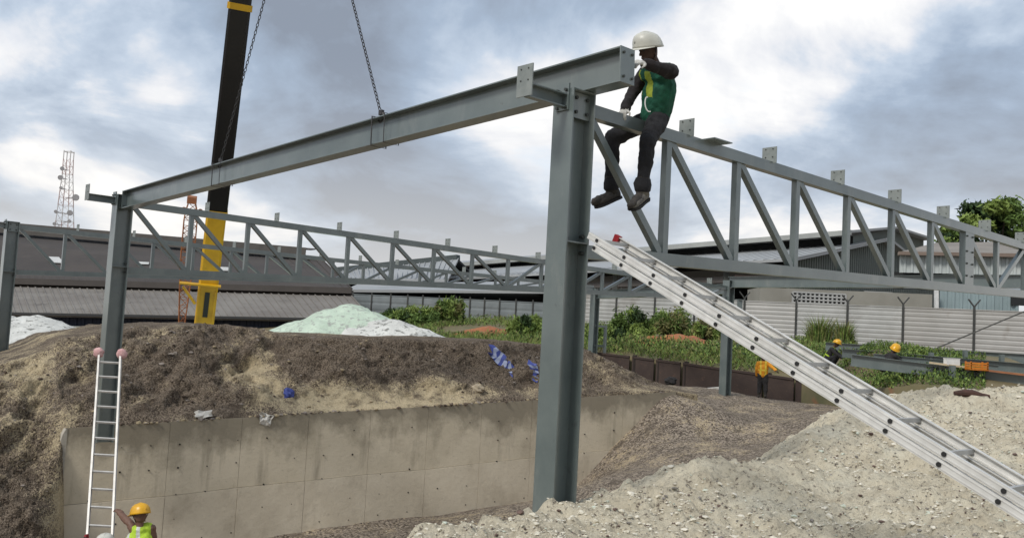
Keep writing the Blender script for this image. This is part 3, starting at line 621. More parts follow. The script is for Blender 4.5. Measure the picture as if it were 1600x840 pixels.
# ------------------------------------------------------------------ lifting chains
def onbeam(px):
    best = None
    for i in range(400):
        p = BL+(BR-BL)*(i/399); d = p-EYE; x = 800+F_PX*d.dot(_R)/d.dot(_F)
        if best is None or abs(x-px) < best[0]: best = (abs(x-px), p)
    return best[1]
APEX = at(484, -263, (onbeam(595).y+onbeam(343).y)/2)
def chain(px, label):
    p = onbeam(px); up = p+bu*.19; r = thing('lifting_chain', p+bu*.17, label, 'chain', 'chains of the lifting sling')
    def links(a, b, pitch=.060, rad=.018, wire=.0065):
        mb = MB(); n = int((b-a).length/pitch); d = (b-a)/n; dn = d.normalized(); o1 = dn.orthogonal().normalized(); o2 = dn.cross(o1)
        for i in range(n):
            c = a+d*(i+.5); s_ = o1 if i % 2 else o2; half = pitch*.5-.002; pts = []
            for k in range(10):
                an = 2*math.pi*k/10; pts.append(c+dn*(math.cos(an)*half*1.28)+s_*(math.sin(an)*rad))
            vs = []; nn = dn.cross(s_)
            for k in range(10):
                rd = (pts[k]-c).normalized()
                for q in range(4): aa = math.pi/2*q+.78; vs.append(pts[k]+(rd*math.cos(aa)+nn*math.sin(aa))*wire)
            mb.add(vs, [(k*4+q, k*4+(q+1) % 4, ((k+1) % 10)*4+(q+1) % 4, ((k+1) % 10)*4+q) for k in range(10) for q in range(4)])
        return mb
    links(up+ZZ*.03, APEX).build('links', CHAINM, r)
    hk = MB(); c = up+ZZ*.0; hk.tube([c+bn*(.06*math.cos(a))+bu*(.06*math.sin(a)) for a in np.linspace(-2.6, 1.9, 14)], .016, 6); hk.box(c+bu*.06, bn*.035, bs*.02, bu*.03); hk.build('hook', CHAINM, r)
    hw, hh = .115, .185
    lp = MB()
    for dx in (-.03, .24):
        ring = [p+bn*dx+bs*hw+bu*hh, p+bn*dx+bs*hw-bu*hh, p+bn*dx-bs*hw-bu*hh, p+bn*dx-bs*hw+bu*hh, p+bn*dx+bs*hw+bu*hh]
        lp.tube(ring, .009 if dx < 0 else .006, 6)
    lp.build('sling_loop', CHAINM, r); return r
chain(595, 'lifting chain hooked round the beam left of the sky gap, clear of the crane')
chain(343, 'lifting chain in front of the black crane boom')
rg = MB(); rg.tube([APEX+_R0*(.09*math.cos(a))+ZZ*(.12+.14*math.sin(a)) for a in np.linspace(0, 2*math.pi, 20)], .02, 6)
tag(rg.build('master_ring', CHAINM), 'steel ring joining the two lifting chains above the picture', 'ring')

# ------------------------------------------------------------------ crane boom and folded lattice jib
bo = at(318, 512, 40); b0 = at(306, 620, 40.4); tp = at(386, -90, 35)
cr = thing('crane_boom', b0, 'telescopic crane boom, yellow below and black above, behind the mound', 'crane')
bd = (tp-bo).normalized(); bside = Vector((1, .33, 0)); bside = (bside-bd*bside.dot(bd)).normalized(); bfw = bd.cross(bside)
def bpt(px, py):
    """point on the boom axis at picture height py"""
    lo, hi = -4.0, 60.0
    for _ in range(40):
        m_ = (lo+hi)/2; p = bo+bd*m_; d = p-EYE; y = 420-F_PX*d.dot(_U)/d.dot(_F)
        if y > py: lo = m_
        else: hi = m_
    return bo+bd*lo
def octbar(mb, a, b, w, h):
    c = .22; pr = [(-1+c, -1), (1-c, -1), (1, -1+c), (1, 1-c), (1-c, 1), (-1+c, 1), (-1, 1-c), (-1, -1+c)]
    return mb.prism([a+bside*(x*w/2)+bfw*(y*h/2) for x, y in pr], b-a)
j1 = bpt(0, 333); octbar(MB(), bpt(0, 640), j1, .80, .80).build('outer_section', YEL, cr)
octbar(MB(), bpt(0, 338), bpt(0, -85), .84, .72).build('inner_section', BLACKP, cr)
octbar(MB(), j1, j1+bd*.15, .88, .84).build('collar', YEL, cr)
octbar(MB(), bpt(0, 16), bpt(0, 6), .95, .80).build('top_collar', YEL, cr)
MB().bar(bpt(0, 440)-bfw*.0+bside*-1.15-bfw*.5, bpt(0, 440)+bside*.5-bfw*.5, .22, .06, bfw).build('platform', YEL, cr)
MB().bar(bpt(0, 445)+bside*-1.0-bfw*.5, bpt(0, 470)+bside*-.45-bfw*.5, .10, .10, bfw).build('platform_brace', YEL, cr)
MB().bar(bpt(0, 490)-bfw*.42, bpt(0, 452)-bfw*.42, .20, .04, bside).build('slot', BLACKP, cr)
for s in (-.32, .32): MB().bar(bpt(0, 500)-bfw*.42+bside*s, bpt(0, 450)-bfw*.42+bside*s, .07, .06, bside).build('rib', YEL, cr)
jb = thing('lattice_jib', at(281, 560, 40), 'folded orange lattice jib hanging beside the yellow crane boom', 'crane jib')
def lattice(root, stations, m, r=.045, name='lattice'):
    """stations: (centre, half width) from bottom to top"""
    k = len(stations); cor = []
    for c, hw in stations: cor.append([c+bside*(sx*hw)+bfw*(sy*hw*.9) for sx, sy in ((-1, -1), (1, -1), (1, 1), (-1, 1))])
    for q in range(4):
        MB().tube([c[q] for c in cor], r, 6).build('chord', m, root)
    br = MB()
    for i in range(k-1):
        for q in range(4):
            q2 = (q+1) % 4
            if i % 2: br.tube([cor[i][q], cor[i+1][q2]], r*.55, 5)
            else: br.tube([cor[i][q2], cor[i+1][q]], r*.55, 5)
            br.tube([cor[i][q], cor[i][q2]], r*.45, 5)
    tag(br.build('lacing', m, root), kind='stuff')
jl = []
for i in range(19):
    f = i/18; c = at(281+(300-281)*f, 540+(318-540)*f, 40.2); hw = .07+.20*min(1, f*1.7) if f < .92 else .27-.12*(f-.92)/.08
    jl.append((c, hw))
lattice(jb, jl, ORG, .028)
MB().box(at(300, 312, 40.2), bside*.2, bfw*.2, ZZ*.14).build('jib_head', ORG, jb)
for s in (-1, 1): MB().tube([at(300, 330, 40.2)+bside*(s*.34)-bfw*.05, at(300, 330, 40.2)+bside*(s*.34)+bfw*.2], .11, 12).build('sheave', ORG, jb)

# ------------------------------------------------------------------ ladders
def ladder(name, n0, dirv, rung, length, spacing, rail_w, rail_d, label, m=ALU, plugs=True, sections=1, first=.15, root=None, gap=0.0, caps=None, rr=.016):
    dirv = dirv.normalized(); rn = rung.normalized(); nv = dirv.cross(rn).normalized()
    if nv.z < 0: nv = -nv
    r = thing(name, n0+dirv*length, label, 'ladder')
    for s in range(sections):
        o = -nv*(s*(rail_d+gap)); a = n0+o+dirv*(.12*s); b = n0+o+dirv*(length-.1*s)
        for side in (0, 1):
            c = rung*side; inn = rn*(1 if side == 0 else -1)
            # channel: outer web with two flanges turned inwards
            rl = MB(); rl.bar(a+c+inn*.004, b+c+inn*.004, .008, rail_d, rn)
            for e in (-1, 1): rl.bar(a+c+inn*.016+nv*(e*(rail_d/2-.004)), b+c+inn*.016+nv*(e*(rail_d/2-.004)), .032, .0075, rn)
            for e in (-.28, .28): rl.bar(a+c-inn*.0025+nv*(e*rail_d), b+c-inn*.0025+nv*(e*rail_d), .004, .005, rn)
            rl.build('rail', m, r)
            if caps and s == 0 and side == 1: MB().box(a+c+inn*.013-dirv*.02, dirv*.035, rn*.024, nv*(rail_d/2+.008)).build('end_cap', caps, r)
        k = first
        while k < length-.1:
            p = n0+o+dirv*k; tb = MB(); 
            tb.box(p+rung/2, rung/2-rn*.003, dirv*.014+nv*.006, (nv*.014-dirv*.006)); tb.build('rung', ALU_D if m is ALU else m, r)
            if plugs:
                MB().tube([p-rn*.012, p+rn*.006], rr, 10).build('rung_plug', PLUG, r)
            k += spacing
    return r
N0 = at(919, 367, 8.60); NE = at(1583, 775, 5.54); ldir = (NE-N0).normalized(); step_ = (NE-at(943, 381, 8.48)).length/10
rl_ = UU*.44; Lr = (N0.z-.06)/-ldir.z
ladder('extension_ladder', N0, ldir, rl_, Lr, step_, .1, .062, 'long aluminium extension ladder leaning from the pale rubble up to the centre column', sections=2, first=.14, gap=.012, caps=RED)
l0 = at(154, 552, 17.2); l1 = at(135, 838, 14.9); r0 = at(187, 551, 17.2); 
rgv = Vector((r0.x-l0.x, r0.y-l0.y, 0)).normalized()*.425; ld = (l1-l0).normalized(); Ll = (l0.z+2.95)/-ld.z
lad2 = ladder('single_ladder', l0, ld, rgv, Ll, .335, .1, .07, 'aluminium ladder standing against the left column, pink rags on top', m=mat('pale_aluminium', (.62, .60, .56), (.48, .46, .43), 6, .5, .35), plugs=False, first=.2)
RAG = mat('pink_rag', (.62, .40, .38), (.48, .26, .26), 14, .95, 0, .6, 30)
for c in (l0, l0+rgv):
    mb = MB(); vs = []; n_ = 10
    for i in range(9):
        th = math.pi*i/8
        for k in range(n_):
            a = 2*math.pi*k/n_; rr_ = .085*math.sin(th)*random.uniform(.75, 1.3)+.004; vs.append(c+Vector((rr_*math.cos(a), rr_*math.sin(a)*.8, .10*math.cos(th)))-ld*.02)
    mb.add(vs, [(i*n_+k, i*n_+(k+1) % n_, (i+1)*n_+(k+1) % n_, (i+1)*n_+k) for i in range(8) for k in range(n_)])
    rg_ = mb.build('rag', RAG, lad2, True)

# ------------------------------------------------------------------ green bank, kerb wall and fences beyond
FR = [(300, 552, 47), (600, 546, 44), (800, 545, 42), (935, 552, 40.5), (1040, 563, 38.8), (1130, 576, 37), (1240, 592, 34.8), (1318, 604, 31), (1400, 606, 26), (1500, 607, 24), (1600, 609, 22.8), (1850, 618, 22)]
fpts = [at(*q) for q in FR]
bp = [xyz(p) for p in fpts]+[xyz(at(*q)) for q in ((480, 503, 71), (560, 501, 69), (750, 499, 63.5), (1000, 516, 56.5), (1180, 530, 52.8), (1340, 541, 49.3), (1500, 549.5, 46.3), (1600, 554, 44.7), (1750, 561, 42.4), (1450, 586, 26), (1580, 606, 24), (1330, 572, 31), (1600, 590, 28.5), (1450, 574, 30), (1400, 552, 40), (1065, 533, 47), (1000, 540, 44), (760, 518, 52), (690, 512, 55), (860, 530, 47), (1180, 556, 43))]
bp += [(-20, 100, 2.4), (10, 100, 2.6), (50, 100, 2.5), (30, 75, 2.4), (60, 60, 2.4), (-20, 80, 1.5), (60, 40, 2)]
btps = TPS(bp, .05)
fx = np.concatenate([np.linspace(0, 1, 14, endpoint=False)+i for i in range(len(fpts)-1)]+[[len(fpts)-1]])
FXY = np.array([[p.x, p.y] for p in fpts]); fi = np.clip(fx.astype(int), 0, len(fpts)-2); ff = (fx-fi)[:, None]; front = FXY[fi]*(1-ff)+FXY[fi+1]*ff
nb = 90; tb_ = (np.linspace(0, 1, nb)**1.3)[None, :, None]; backp = np.stack([front[:, 0]*1.9, np.full(len(front), 100.0)], 1)
BXY = front[:, None]*(1-tb_)+backp[:, None]*tb_
def bank_z(x, y): return np.clip(btps(x, y), .2, 3.2)
BZ = bank_z(BXY[..., 0], BXY[..., 1])+.25*fbm(BXY[..., 0]*.5, BXY[..., 1]*.5, 4, 91)*np.clip(np.arange(nb)/4, 0, 1)[None]
V = np.concatenate([BXY, BZ[..., None]], 2)
skirt = V[:, :1].copy(); skirt[:, :, 2] -= 1.6; V = np.concatenate([skirt, V], 1)
SOIL = mat('bank_soil', (.10, .10, .045), (.17, .13, .07), .5, .95, 0, .5, 7, c3=(.26, .10, .045), t3=(.60, .66), s3=.28)
finish_mesh('grass_bank', V.reshape(-1, 3).tolist(), grid_faces(nb+1, len(front)), SOIL, kind='structure')

# low brown retaining wall of steel sheets in front of the bank
kw = thing('sheet_retaining_wall', at(1120, 606, 36.9), 'low dark brown sheet wall with posts along the foot of the green bank', 'wall')
KP = [at(px, py, Yv) for px, py, Yv in ((925, 550, 40.7), (988, 557, 39.5), (1026, 562, 38.9), (1068, 567, 38.1), (1132, 576, 36.9), (1196, 585, 35.6), (1246, 592, 34.5), (1300, 600, 33.0), (1345, 606, 31.2))]
for i in range(len(KP)-1):
    a, b = KP[i], KP[i+1]; e = (b-a); e.z = 0; e.normalize(); nn = Vector((e.y, -e.x, 0))
    pa, pb = a+e*.06+nn*.10, b-e*.06+nn*.10
    MB().prism([pa+ZZ*.03, pb+ZZ*.03, pb-ZZ*1.5, pa-ZZ*1.5], nn*.04).build('sheet', BROWN, kw)
    MB().prism([pa+ZZ*.034-nn*.01, pb+ZZ*.034-nn*.01, pb-ZZ*.05-nn*.01, pa-ZZ*.05-nn*.01], nn*.085).build('rail', BROWN, kw)
for p in KP:
    MB().bar(p-ZZ*1.6+Vector((.1, -.16, 0)), p+ZZ*.08+Vector((.1, -.16, 0)), .16, .16).build('post', mat('post_dark_brown', (.028, .02, .016), None, 4, .8), kw)

# sheet fence: horizontally ribbed panels between Y-headed posts
def fence(name, stations, label, m, rib, ytop, ht, group=None):
    """stations: ground points under each post"""
    r = thing(name, stations[len(stations)//2], label, 'fence', group)
    for i in range(len(stations)-1):
        a, b = stations[i], stations[i+1]; e = b-a; eh = Vector((e.x, e.y, 0)).normalized(); nn = Vector((eh.y, -eh.x, 0))
        mb = MB(); n_ = int(ht/rib); vs = []
        for k in range(n_*4+1):
            z = ht*k/(n_*4); o = (0, .022, .022, .022)[k % 4]
            vs += [a+ZZ*z+nn*o, b+ZZ*z+nn*o]
        mb.add(vs, [(2*k, 2*k+1, 2*k+3, 2*k+2) for k in range(n_*4)]); mb.prism([a+nn*.05+ZZ*(ht-.02), b+nn*.05+ZZ*(ht-.02), b+nn*.05+ZZ*(ht+.03), a+nn*.05+ZZ*(ht+.03)], -nn*.07)
        mb.build('sheet', m[random.randrange(len(m))] if isinstance(m, list) else m, r)
    for a in stations:
        nn = Vector((.2, -1, 0)).normalized(); p = a+nn*.09
        mb = MB(); mb.bar(p-ZZ*.4, p+ZZ*(ht+.18), .085, .085)
        if ytop:
            for s in (-1, 1): mb.bar(p+ZZ*(ht+.15), p+ZZ*(ht+.52)+Vector((s*.30, 0, 0)), .06, .06)
        mb.build('post', POST, r)
    return r
def fline(px): 
    f = (px-750)/(1600-750); Yi = 1/((1-f)/63.5+f/44.7); y = 503+(557-503)*f; p = at(px, y, Yi); return p
fence('sheet_fence', [fline(px) for px in (905, 960, 1020, 1082, 1160, 1241, 1321, 1408, 1519, 1640, 1780)], 'pale grey ribbed sheet fence with Y-headed posts at the right', [FENCE, mat('fence_sheet_dull', (.36, .35, .33), (.29, .28, .26), .5, .6, 0, c3=(.20, .17, .14), t3=(.6, .78), s3=.9), mat('fence_sheet_grimy', (.40, .40, .385), (.31, .31, .295), .7, .6, 0, c3=(.22, .2, .175), t3=(.55, .75), s3=.6)], .22, True, 2.15)
fence('sheet_fence', [fline(px)+Vector((0, 1.2, -.2)) for px in (545, 575, 605, 632, 656, 682, 709, 731, 754, 778, 804, 831, 858, 885)], 'blue-grey sheet fence with close dark posts behind the shrubs', FENCE_B, .5, False, 1.75)

# ------------------------------------------------------------------ buildings
ROOF_D = mat('dark_brown_roofing', (.060, .050, .044), (.042, .036, .033), .25, .85, c3=(.085, .07, .06), t3=(.6, .8), s3=.5)
ROOF_L = mat('weathered_grey_roofing', (.20, .185, .165), (.145, .13, .115), .22, .85, c3=(.10, .09, .08), t3=(.58, .75), s3=.9)
ROOF_G = mat('light_grey_metal_roof', (.36, .37, .37), (.29, .30, .305), .15, .5, .1, c3=(.24, .25, .25), t3=(.6, .8), s3=.3)
FASC = mat('roof_fascia', (.34, .35, .33), (.26, .27, .26), .4, .6); DARKW = mat('dark_wall_with_shade', (.022, .024, .024), (.013, .014, .014), .3, .9)  # near-black wall colour also paints in the shade of open sides and gaps
NAVY = mat('navy_shaded_cladding', (.016, .022, .045), (.010, .012, .022), .3, .7); PALEW = mat('pale_rendered_wall', (.40, .41, .37), (.31, .32, .29), .4, .9, c3=(.22, .22, .2), t3=(.6, .8))  # the navy is darkened to hold the shade of the opening under the eave
GREENW = mat('grey_green_cladding', (.15, .17, .155), (.115, .13, .12), .2, .7); PALEC = mat('pale_cladding', (.44, .47, .46), (.35, .38, .37), .4, .6); TEALC = mat('teal_grey_cladding', (.26, .33, .34), None, .4, .6)
SKYL = mat('skylight_sheet', (.55, .55, .53), None, .5, .5); BRICK = mat('brown_roof_edge', (.20, .15, .12), None, .6, .8); TANR = mat('tan_roofing', (.24, .215, .185), (.18, .16, .14), .3, .8)
def quad(name, pts, th, m, parent, down=None):
    mb = MB(); mb.prism([Vector(p) for p in pts], down if down is not None else Vector((0, 0, -th))); return mb.build(name, m, parent)
def ribs(a0, a1, b0, b1, n, m, parent, w_=.10, h=.07, name='roof_ribs'):
    """standing ribs on the roof slope between eave a0-a1 and ridge b0-b1, joined: too fine to pick apart"""
    mb = MB()
    for i in range(n+1):
        f = i/n; p = a0+(a1-a0)*f; q = b0+(b1-b0)*f; mb.bar(p+ZZ*h*.5, q+ZZ*h*.5, w_, h)
    return tag(mb.build(name, m, parent), kind='stuff')
def cladding(name, a, b, z0, z1, m, parent, pitch=.35, depth=.07):
    """vertical trapezoid cladding between two ground points"""
    e = Vector((b.x-a.x, b.y-a.y, 0)); n_ = max(2, int(e.length/pitch)); e = e/n_; nn = Vector((e.y, -e.x, 0)).normalized(); vs = []
    f0 = z0 if callable(z0) else (lambda f: z0); f1 = z1 if callable(z1) else (lambda f: z1)
    for i in range(n_):
        for fr_, o in ((0, 0), (.5, 0), (.6, depth), (.9, depth)):
            f = (i+fr_)/n_; p = Vector((a.x, a.y, 0))+e*(i+fr_)+nn*o; vs += [p+ZZ*f0(f), p+ZZ*f1(f)]
    p = Vector((b.x, b.y, 0)); vs += [p+ZZ*f0(1), p+ZZ*f1(1)]
    return MB().add(vs, [(2*k, 2*k+2, 2*k+3, 2*k+1) for k in range(len(vs)//2-1)]).build(name, m, parent)

# left warehouse: two roof tiers over a dark strip and a pale wall
E0, E1 = at(-260, 485, 60), at(582, 500.5, 62); K0, K1 = at(-260, 440, 71), at(549, 462.5, 72); H0, H1 = at(-260, 338, 88), at(502, 401, 88)
wh = thing('warehouse', (E0+E1)/2-ZZ*3.5, 'long dark warehouse at the left with two brown roof tiers', 'building')
lr = quad('lower_roof', [E0, E1, K1, K0], .15, ROOF_L, wh); ribs(E0, E1, K0, K1, 70, ROOF_L, lr)
MB().bar(E0+ZZ*.02-Vector((0, .12, 0)), E1+ZZ*.02-Vector((0, .12, 0)), .2, .16).build('gutter', mat('dark_gutter', (.03, .03, .03), None, 3, .6), wh)
U0, U1 = K0+ZZ*.55+Vector((0, .1, 0)), K1+ZZ*.55+Vector((0, .1, 0))
quad('step_wall', [K0+Vector((0, .5, -.5)), K1+Vector((0, .5, -.5)), K1+Vector((0, .5, .45)), K0+Vector((0, .5, .45))], 0, mat('step_wall_dark', (.07, .058, .05), None, .5, .9), wh, Vector((0, .3, 0)))
ur = quad('upper_roof', [U0, U1, H1-ZZ*.2, H0-ZZ*.2], .15, ROOF_D, wh); ribs(U0, U1, H0-ZZ*.2, H1-ZZ*.2, 70, ROOF_D, ur)
MB().bar(U0-Vector((0, .1, .12)), U1-Vector((0, .1, .12)), .3, .45).build('upper_gutter', mat('upper_gutter_brown', (.075, .064, .056), None, .8, .8), wh)
cp = H0-ZZ*.1; MB().prism([H0+ZZ*.55-Vector((0, 2.2, 0)), H1+ZZ*.5-Vector((.6, 2.2, 0)), H1+ZZ*.75-Vector((.6, 0, 0)), H0+ZZ*.8], ZZ*-.12).build('ridge_vent', ROOF_D, wh)
MB().bar(H0+ZZ*.15-Vector((0, 2.25, 0)), H1+ZZ*.10-Vector((1.0, 2.25, 0)), .1, 1.0).build('ridge_vent_fascia', mat('vent_fascia', (.10, .09, .08), None, 1, .8), wh)
sn = (H0-U0).normalized()
for px0, y0, px1, y1 in ((72, 402, 100, 412), (213, 410, 232, 414), (338, 418, 356, 424), (300, 432, 312, 436)):
    def onroof(px, py):
        n_ = (U1-U0).cross(H0-U0).normalized(); d = _F*F_PX+_R*(px-800)+_U*(420-py); return EYE+d*((U0-EYE).dot(n_)/d.dot(n_))
    a, b, c, d_ = onroof(px0, y0), onroof(px0+20, y0+1), onroof(px1, y1), onroof(px1-20, y1-1)
    up_ = ZZ*.09; quad('skylight', [a+up_, b+up_, c+up_, d_+up_], .04, SKYL, wh)
cladding('wall_strip', E0+Vector((0, .7, 0)), E1+Vector((-.4, .7, 0)), lambda f: E0.z-2.2+(E1.z-E0.z)*f, lambda f: E0.z+.02+(E1.z-E0.z)*f, NAVY, wh, .5)
for i in range(11):
    a = E0+(E1-E0)*(i/11)+Vector((0.01, .2, 0)); b = E0+(E1-E0)*((i+1)/11)+Vector((-.04, .2, 0)); h1 = -.72
    MB().prism([a+ZZ*h1, b+ZZ*h1, b-ZZ*4, a-ZZ*4], Vector((0, .3, 0))).build('wall_panel', PALEW, wh)
gb = H1+Vector((2, 14, -6)); quad('gable_wall', [E1+Vector((-.6, .6, -3.6)), E1+Vector((-.6, .8, -.1)), K1+Vector((-.6, 0, -.1)), U1+Vector((-.6, .2, -.2)), H1+Vector((-.4, 0, -.4)), Vector((H1.x, H1.y, E1.z-3.6))], 0, DARKW, wh, Vector((-.2, 0, 0)))
quad('rear_roof', [H0-ZZ*.3, H1-ZZ*.3, H1+Vector((0, 16, -6)), H0+Vector((0, 16, -6))], .15, ROOF_D, wh)

# small pale-roofed shed in the middle distance
sh = thing('shed', at(620, 480, 100), 'small pale-roofed shed between the dark and the big warehouse', 'building')
a, b, c, d_ = at(528, 434, 96), at(700, 436, 92), at(716, 404, 104), at(520, 424, 112)
rf = quad('roof', [a, b, c, d_], .3, ROOF_G, sh); ribs(a, b, d_, c, 24, ROOF_G, rf)
MB().bar(d_+ZZ*.15, c+ZZ*.15, .8, .55).build('ridge_fascia', mat('shed_fascia', (.06, .075, .075), None, 1, .7), sh)
quad('rear_roof', [d_, c, c+Vector((1.5, 5, -1.2)), d_+Vector((1.5, 5, -1.2))], .25, DARKW, sh)
quad('wall', [a+Vector((.3, 1, -.2)), b+Vector((12, 1, -.2)), b+Vector((12, 1, -6)), a+Vector((.3, 1, -6))], 0, DARKW, sh, Vector((0, .3, 0)))  # near-black colour stands in for the shadowed building side
quad('lower_canopy', [at(540, 452, 86), at(860, 454, 82), at(880, 438, 92), at(560, 443, 96)], .25, ROOF_G, sh)

# big light-roofed warehouse: long open side towards us, gable end to the right
e0, e1 = at(600, 441, 112), at(1243, 403, 70); r0_, r1_ = at(676, 421, 124), at(1392, 372, 82)
bw = thing('warehouse', (e0+e1)/2-ZZ*6, 'large warehouse with light grey roof and open dark side behind the truss', 'building')
rf = quad('roof', [e0, e1, r1_, r0_], .22, ROOF_G, bw); ribs(e0, e1, r0_, r1_, 60, ROOF_G, rf)
gv = Vector((r1_.x-e1.x, r1_.y-e1.y, 0)); e2 = e1+gv*2.0; e2.z = e1.z-.2; f2 = e0+gv*2.0; f2.z = e0.z
quad('rear_roof', [r0_, r1_, e2, f2], .22, ROOF_G, bw)
ax = (Vector((e0.x-e1.x, e0.y-e1.y, 0))).normalized()
m0, m1 = at(640, 417.5, 120), at(1330, 360, 77); n0_, n1_ = at(690, 410, 128), at(1402, 353.5, 83)
quad('monitor_roof', [m0, m1, n1_, n0_], .2, ROOF_G, bw); m2 = n1_+(n1_-m1)*.9; m2.z = at(1452, 371, m2.y).z; k2 = n0_+(n0_-m0)*.9; k2.z = m0.z
quad('monitor_rear_roof', [n0_, n1_, m2, k2], .2, ROOF_G, bw)
MB().bar(m0-ZZ*.16, m1-ZZ*.16, .25, .42).build('monitor_fascia', FASC, bw)
i0, i1 = m0+gv*.12, m1+gv*.12-(-ax)*.8
quad('monitor_wall', [i0-ZZ*.2, i1-ZZ*.2, i1-ZZ*2.2, i0-ZZ*2.2], 0, DARKW, bw, gv*.1)
quad('monitor_gable', [i1-ZZ*.2, n1_+ax*.9-ZZ*.25, m2+ax*.9-ZZ*.2, m2+ax*.9-ZZ*1.6, i1-ZZ*1.6], 0, GREENW, bw, ax*.1)
zf = at(1240, 462, 71).z-1.5
gA = e1+ax*.9+gv*.02; gB = r1_+ax*.9; gC = e2+ax*.9
def gtop(f): return gA.z-.3+(gB.z-gA.z)*(f/.5 if f < .5 else (1-f)/.5)
cladding('gable_wall', gA, gC, zf, gtop, GREENW, bw, .4, .08)
sA, sB = gA+gv*.10+ax*.2, Vector((e0.x, e0.y, 0))+gv*.10
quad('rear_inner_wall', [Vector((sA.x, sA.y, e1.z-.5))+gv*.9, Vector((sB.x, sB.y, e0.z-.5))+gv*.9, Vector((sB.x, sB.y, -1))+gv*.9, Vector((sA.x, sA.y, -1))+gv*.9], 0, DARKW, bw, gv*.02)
LW = e0.xy-e1.xy
for i in range(9):
    p = gA+(e0-gA)*(i/9.0)+gv*.05; p = Vector((p.x, p.y, 0)); zt_ = e1.z+(e0.z-e1.z)*(i/9)
    MB().bar(p-ZZ*1, p+ZZ*(zt_-.35), .4, .4).build('side_column', mat('shed_column', (.07, .075, .07), None, 1, .7), bw)
MB().bar(gA+gv*.06-ZZ*1.3, Vector((e0.x, e0.y, e0.z-1.3))+gv*.06, .25, .5).build('side_rail', mat('shed_rail', (.10, .09, .085), None, 1, .7), bw)
cladding('side_dado', Vector((sB.x, sB.y, 0)), Vector((sA.x, sA.y, 0)), -1, lambda f: e0.z-3.4+(e1.z-1.1-e0.z)*f*.9, mat('dado_cladding', (.085, .08, .075), (.05, .05, .05), .3, .8), bw, .5)
MB().box(at(1175, 436, 69), Vector((1.3, .1, 0)), Vector((0, .08, 0)), ZZ*.25).build('brown_sign_board', mat('sign_board_brown', (.06, .028, .022), (.035, .02, .015), 2, .8), bw)

# long low shed at the right with pale cladding above a dark gap
rs = thing('long_shed', at(1560, 470, 62), 'long low shed at the right with pale cladding and tan roof', 'building')
a, b = at(1405, 432, 60), at(1800, 436, 55)
z0_, z1_ = at(1500, 428.5, 59).z, at(1500, 399, 59).z
cladding('upper_cladding', a, b, z0_, z1_, PALEC, rs, .42, .09)
ra, rb = Vector((a.x-.3, a.y-.4, z1_+.05)), Vector((b.x, b.y-.4, z1_+.05)); rc, rd_ = at(1800, 374, 66), at(1462, 379, 70)
quad('roof', [ra, rb, rc, rd_], .2, TANR, rs); MB().bar(ra-Vector((0, .1, .06)), rb-Vector((0, .1, .06)), .12, .22).build('gutter', BRICK, rs)
quad('gap_shade_sheet', [Vector((a.x, a.y+.8, z0_+.1)), Vector((b.x, b.y+.8, z0_+.1)), Vector((b.x, b.y+.8, z0_-1)), Vector((a.x, a.y+.8, z0_-1))], 0, DARKW, rs, Vector((0, .2, 0)))  # near-black sheet painting the shade inside the gap
quad('lower_canopy', [Vector((a.x-.2, a.y-1.2, z0_-1.0)), Vector((b.x, b.y-1.2, z0_-1.0)), Vector((b.x, b.y+.7, z0_-.25)), Vector((a.x-.2, a.y+.7, z0_-.25))], .1, mat('canopy_bluegrey', (.24, .27, .29), None, .5, .6), rs)
cladding('lower_cladding', at(1468, 470, 57), at(1592, 470, 56), 0, z0_-1.1, TEALC, rs, .42, .08)
MB().box(at(1594, 468, 56), Vector((.55, 0, 0)), Vector((0, .1, 0)), ZZ*.35).build('window', DARKW, rs)
MB().bar(at(1463, 500, 56.5), at(1463, 452, 56.5), .2, .2).build('corner_post', WHITE, rs)
# low block with white ventilation grilles just over the fence
gbk = thing('grille_block', at(1330, 500, 56), 'low cream building with white lattice grilles behind the sheet fence', 'building')
CREAM = mat('cream_render', (.27, .26, .225), (.22, .21, .18), .6, .9); GRI = mat('grille_white', (.40, .40, .385), None, 3, .8)
ga, gb_ = at(1190, 490, 56), at(1462, 500, 54); gt = at(1300, 452, 55).z
MB().prism([Vector((ga.x, ga.y+.5, 1)), Vector((gb_.x, gb_.y+.5, 1)), Vector((gb_.x, gb_.y+.5, gt)), Vector((ga.x, ga.y+.5, gt))], Vector((0, 3, 0))).build('wall', CREAM, gbk)
ev = Vector((gb_.x-ga.x, gb_.y-ga.y, 0)).normalized()
for px0, px1 in ((1240, 1323), (1352, 1396)):
    p0, p1 = at(px0, 470, 55.2), at(px1, 470, 55.0); z0g, z1g = at(px0, 477, 55).z, at(px0, 455, 55).z; g_ = MB(); Lg = (p1-p0).xy.length; nv_ = int(Lg/.24)
    dk = MB().prism([Vector((p0.x, p0.y+.35, z0g)), Vector((p1.x, p1.y+.35, z0g)), Vector((p1.x, p1.y+.35, z1g)), Vector((p0.x, p0.y+.35, z1g))], Vector((0, .05, 0))).build('grille_backing', DARKW, gbk)
    for i in range(nv_+1): q = p0+(p1-p0)*(i/nv_); g_.bar(Vector((q.x, q.y+.2, z0g)), Vector((q.x, q.y+.2, z1g)), .09, .1)
    for k in range(5): z = z0g+(z1g-z0g)*k/4; g_.bar(Vector((p0.x, p0.y+.19, z)), Vector((p1.x, p1.y+.19, z)), .1, .09)
    g_.build('grille', GRI, gbk)

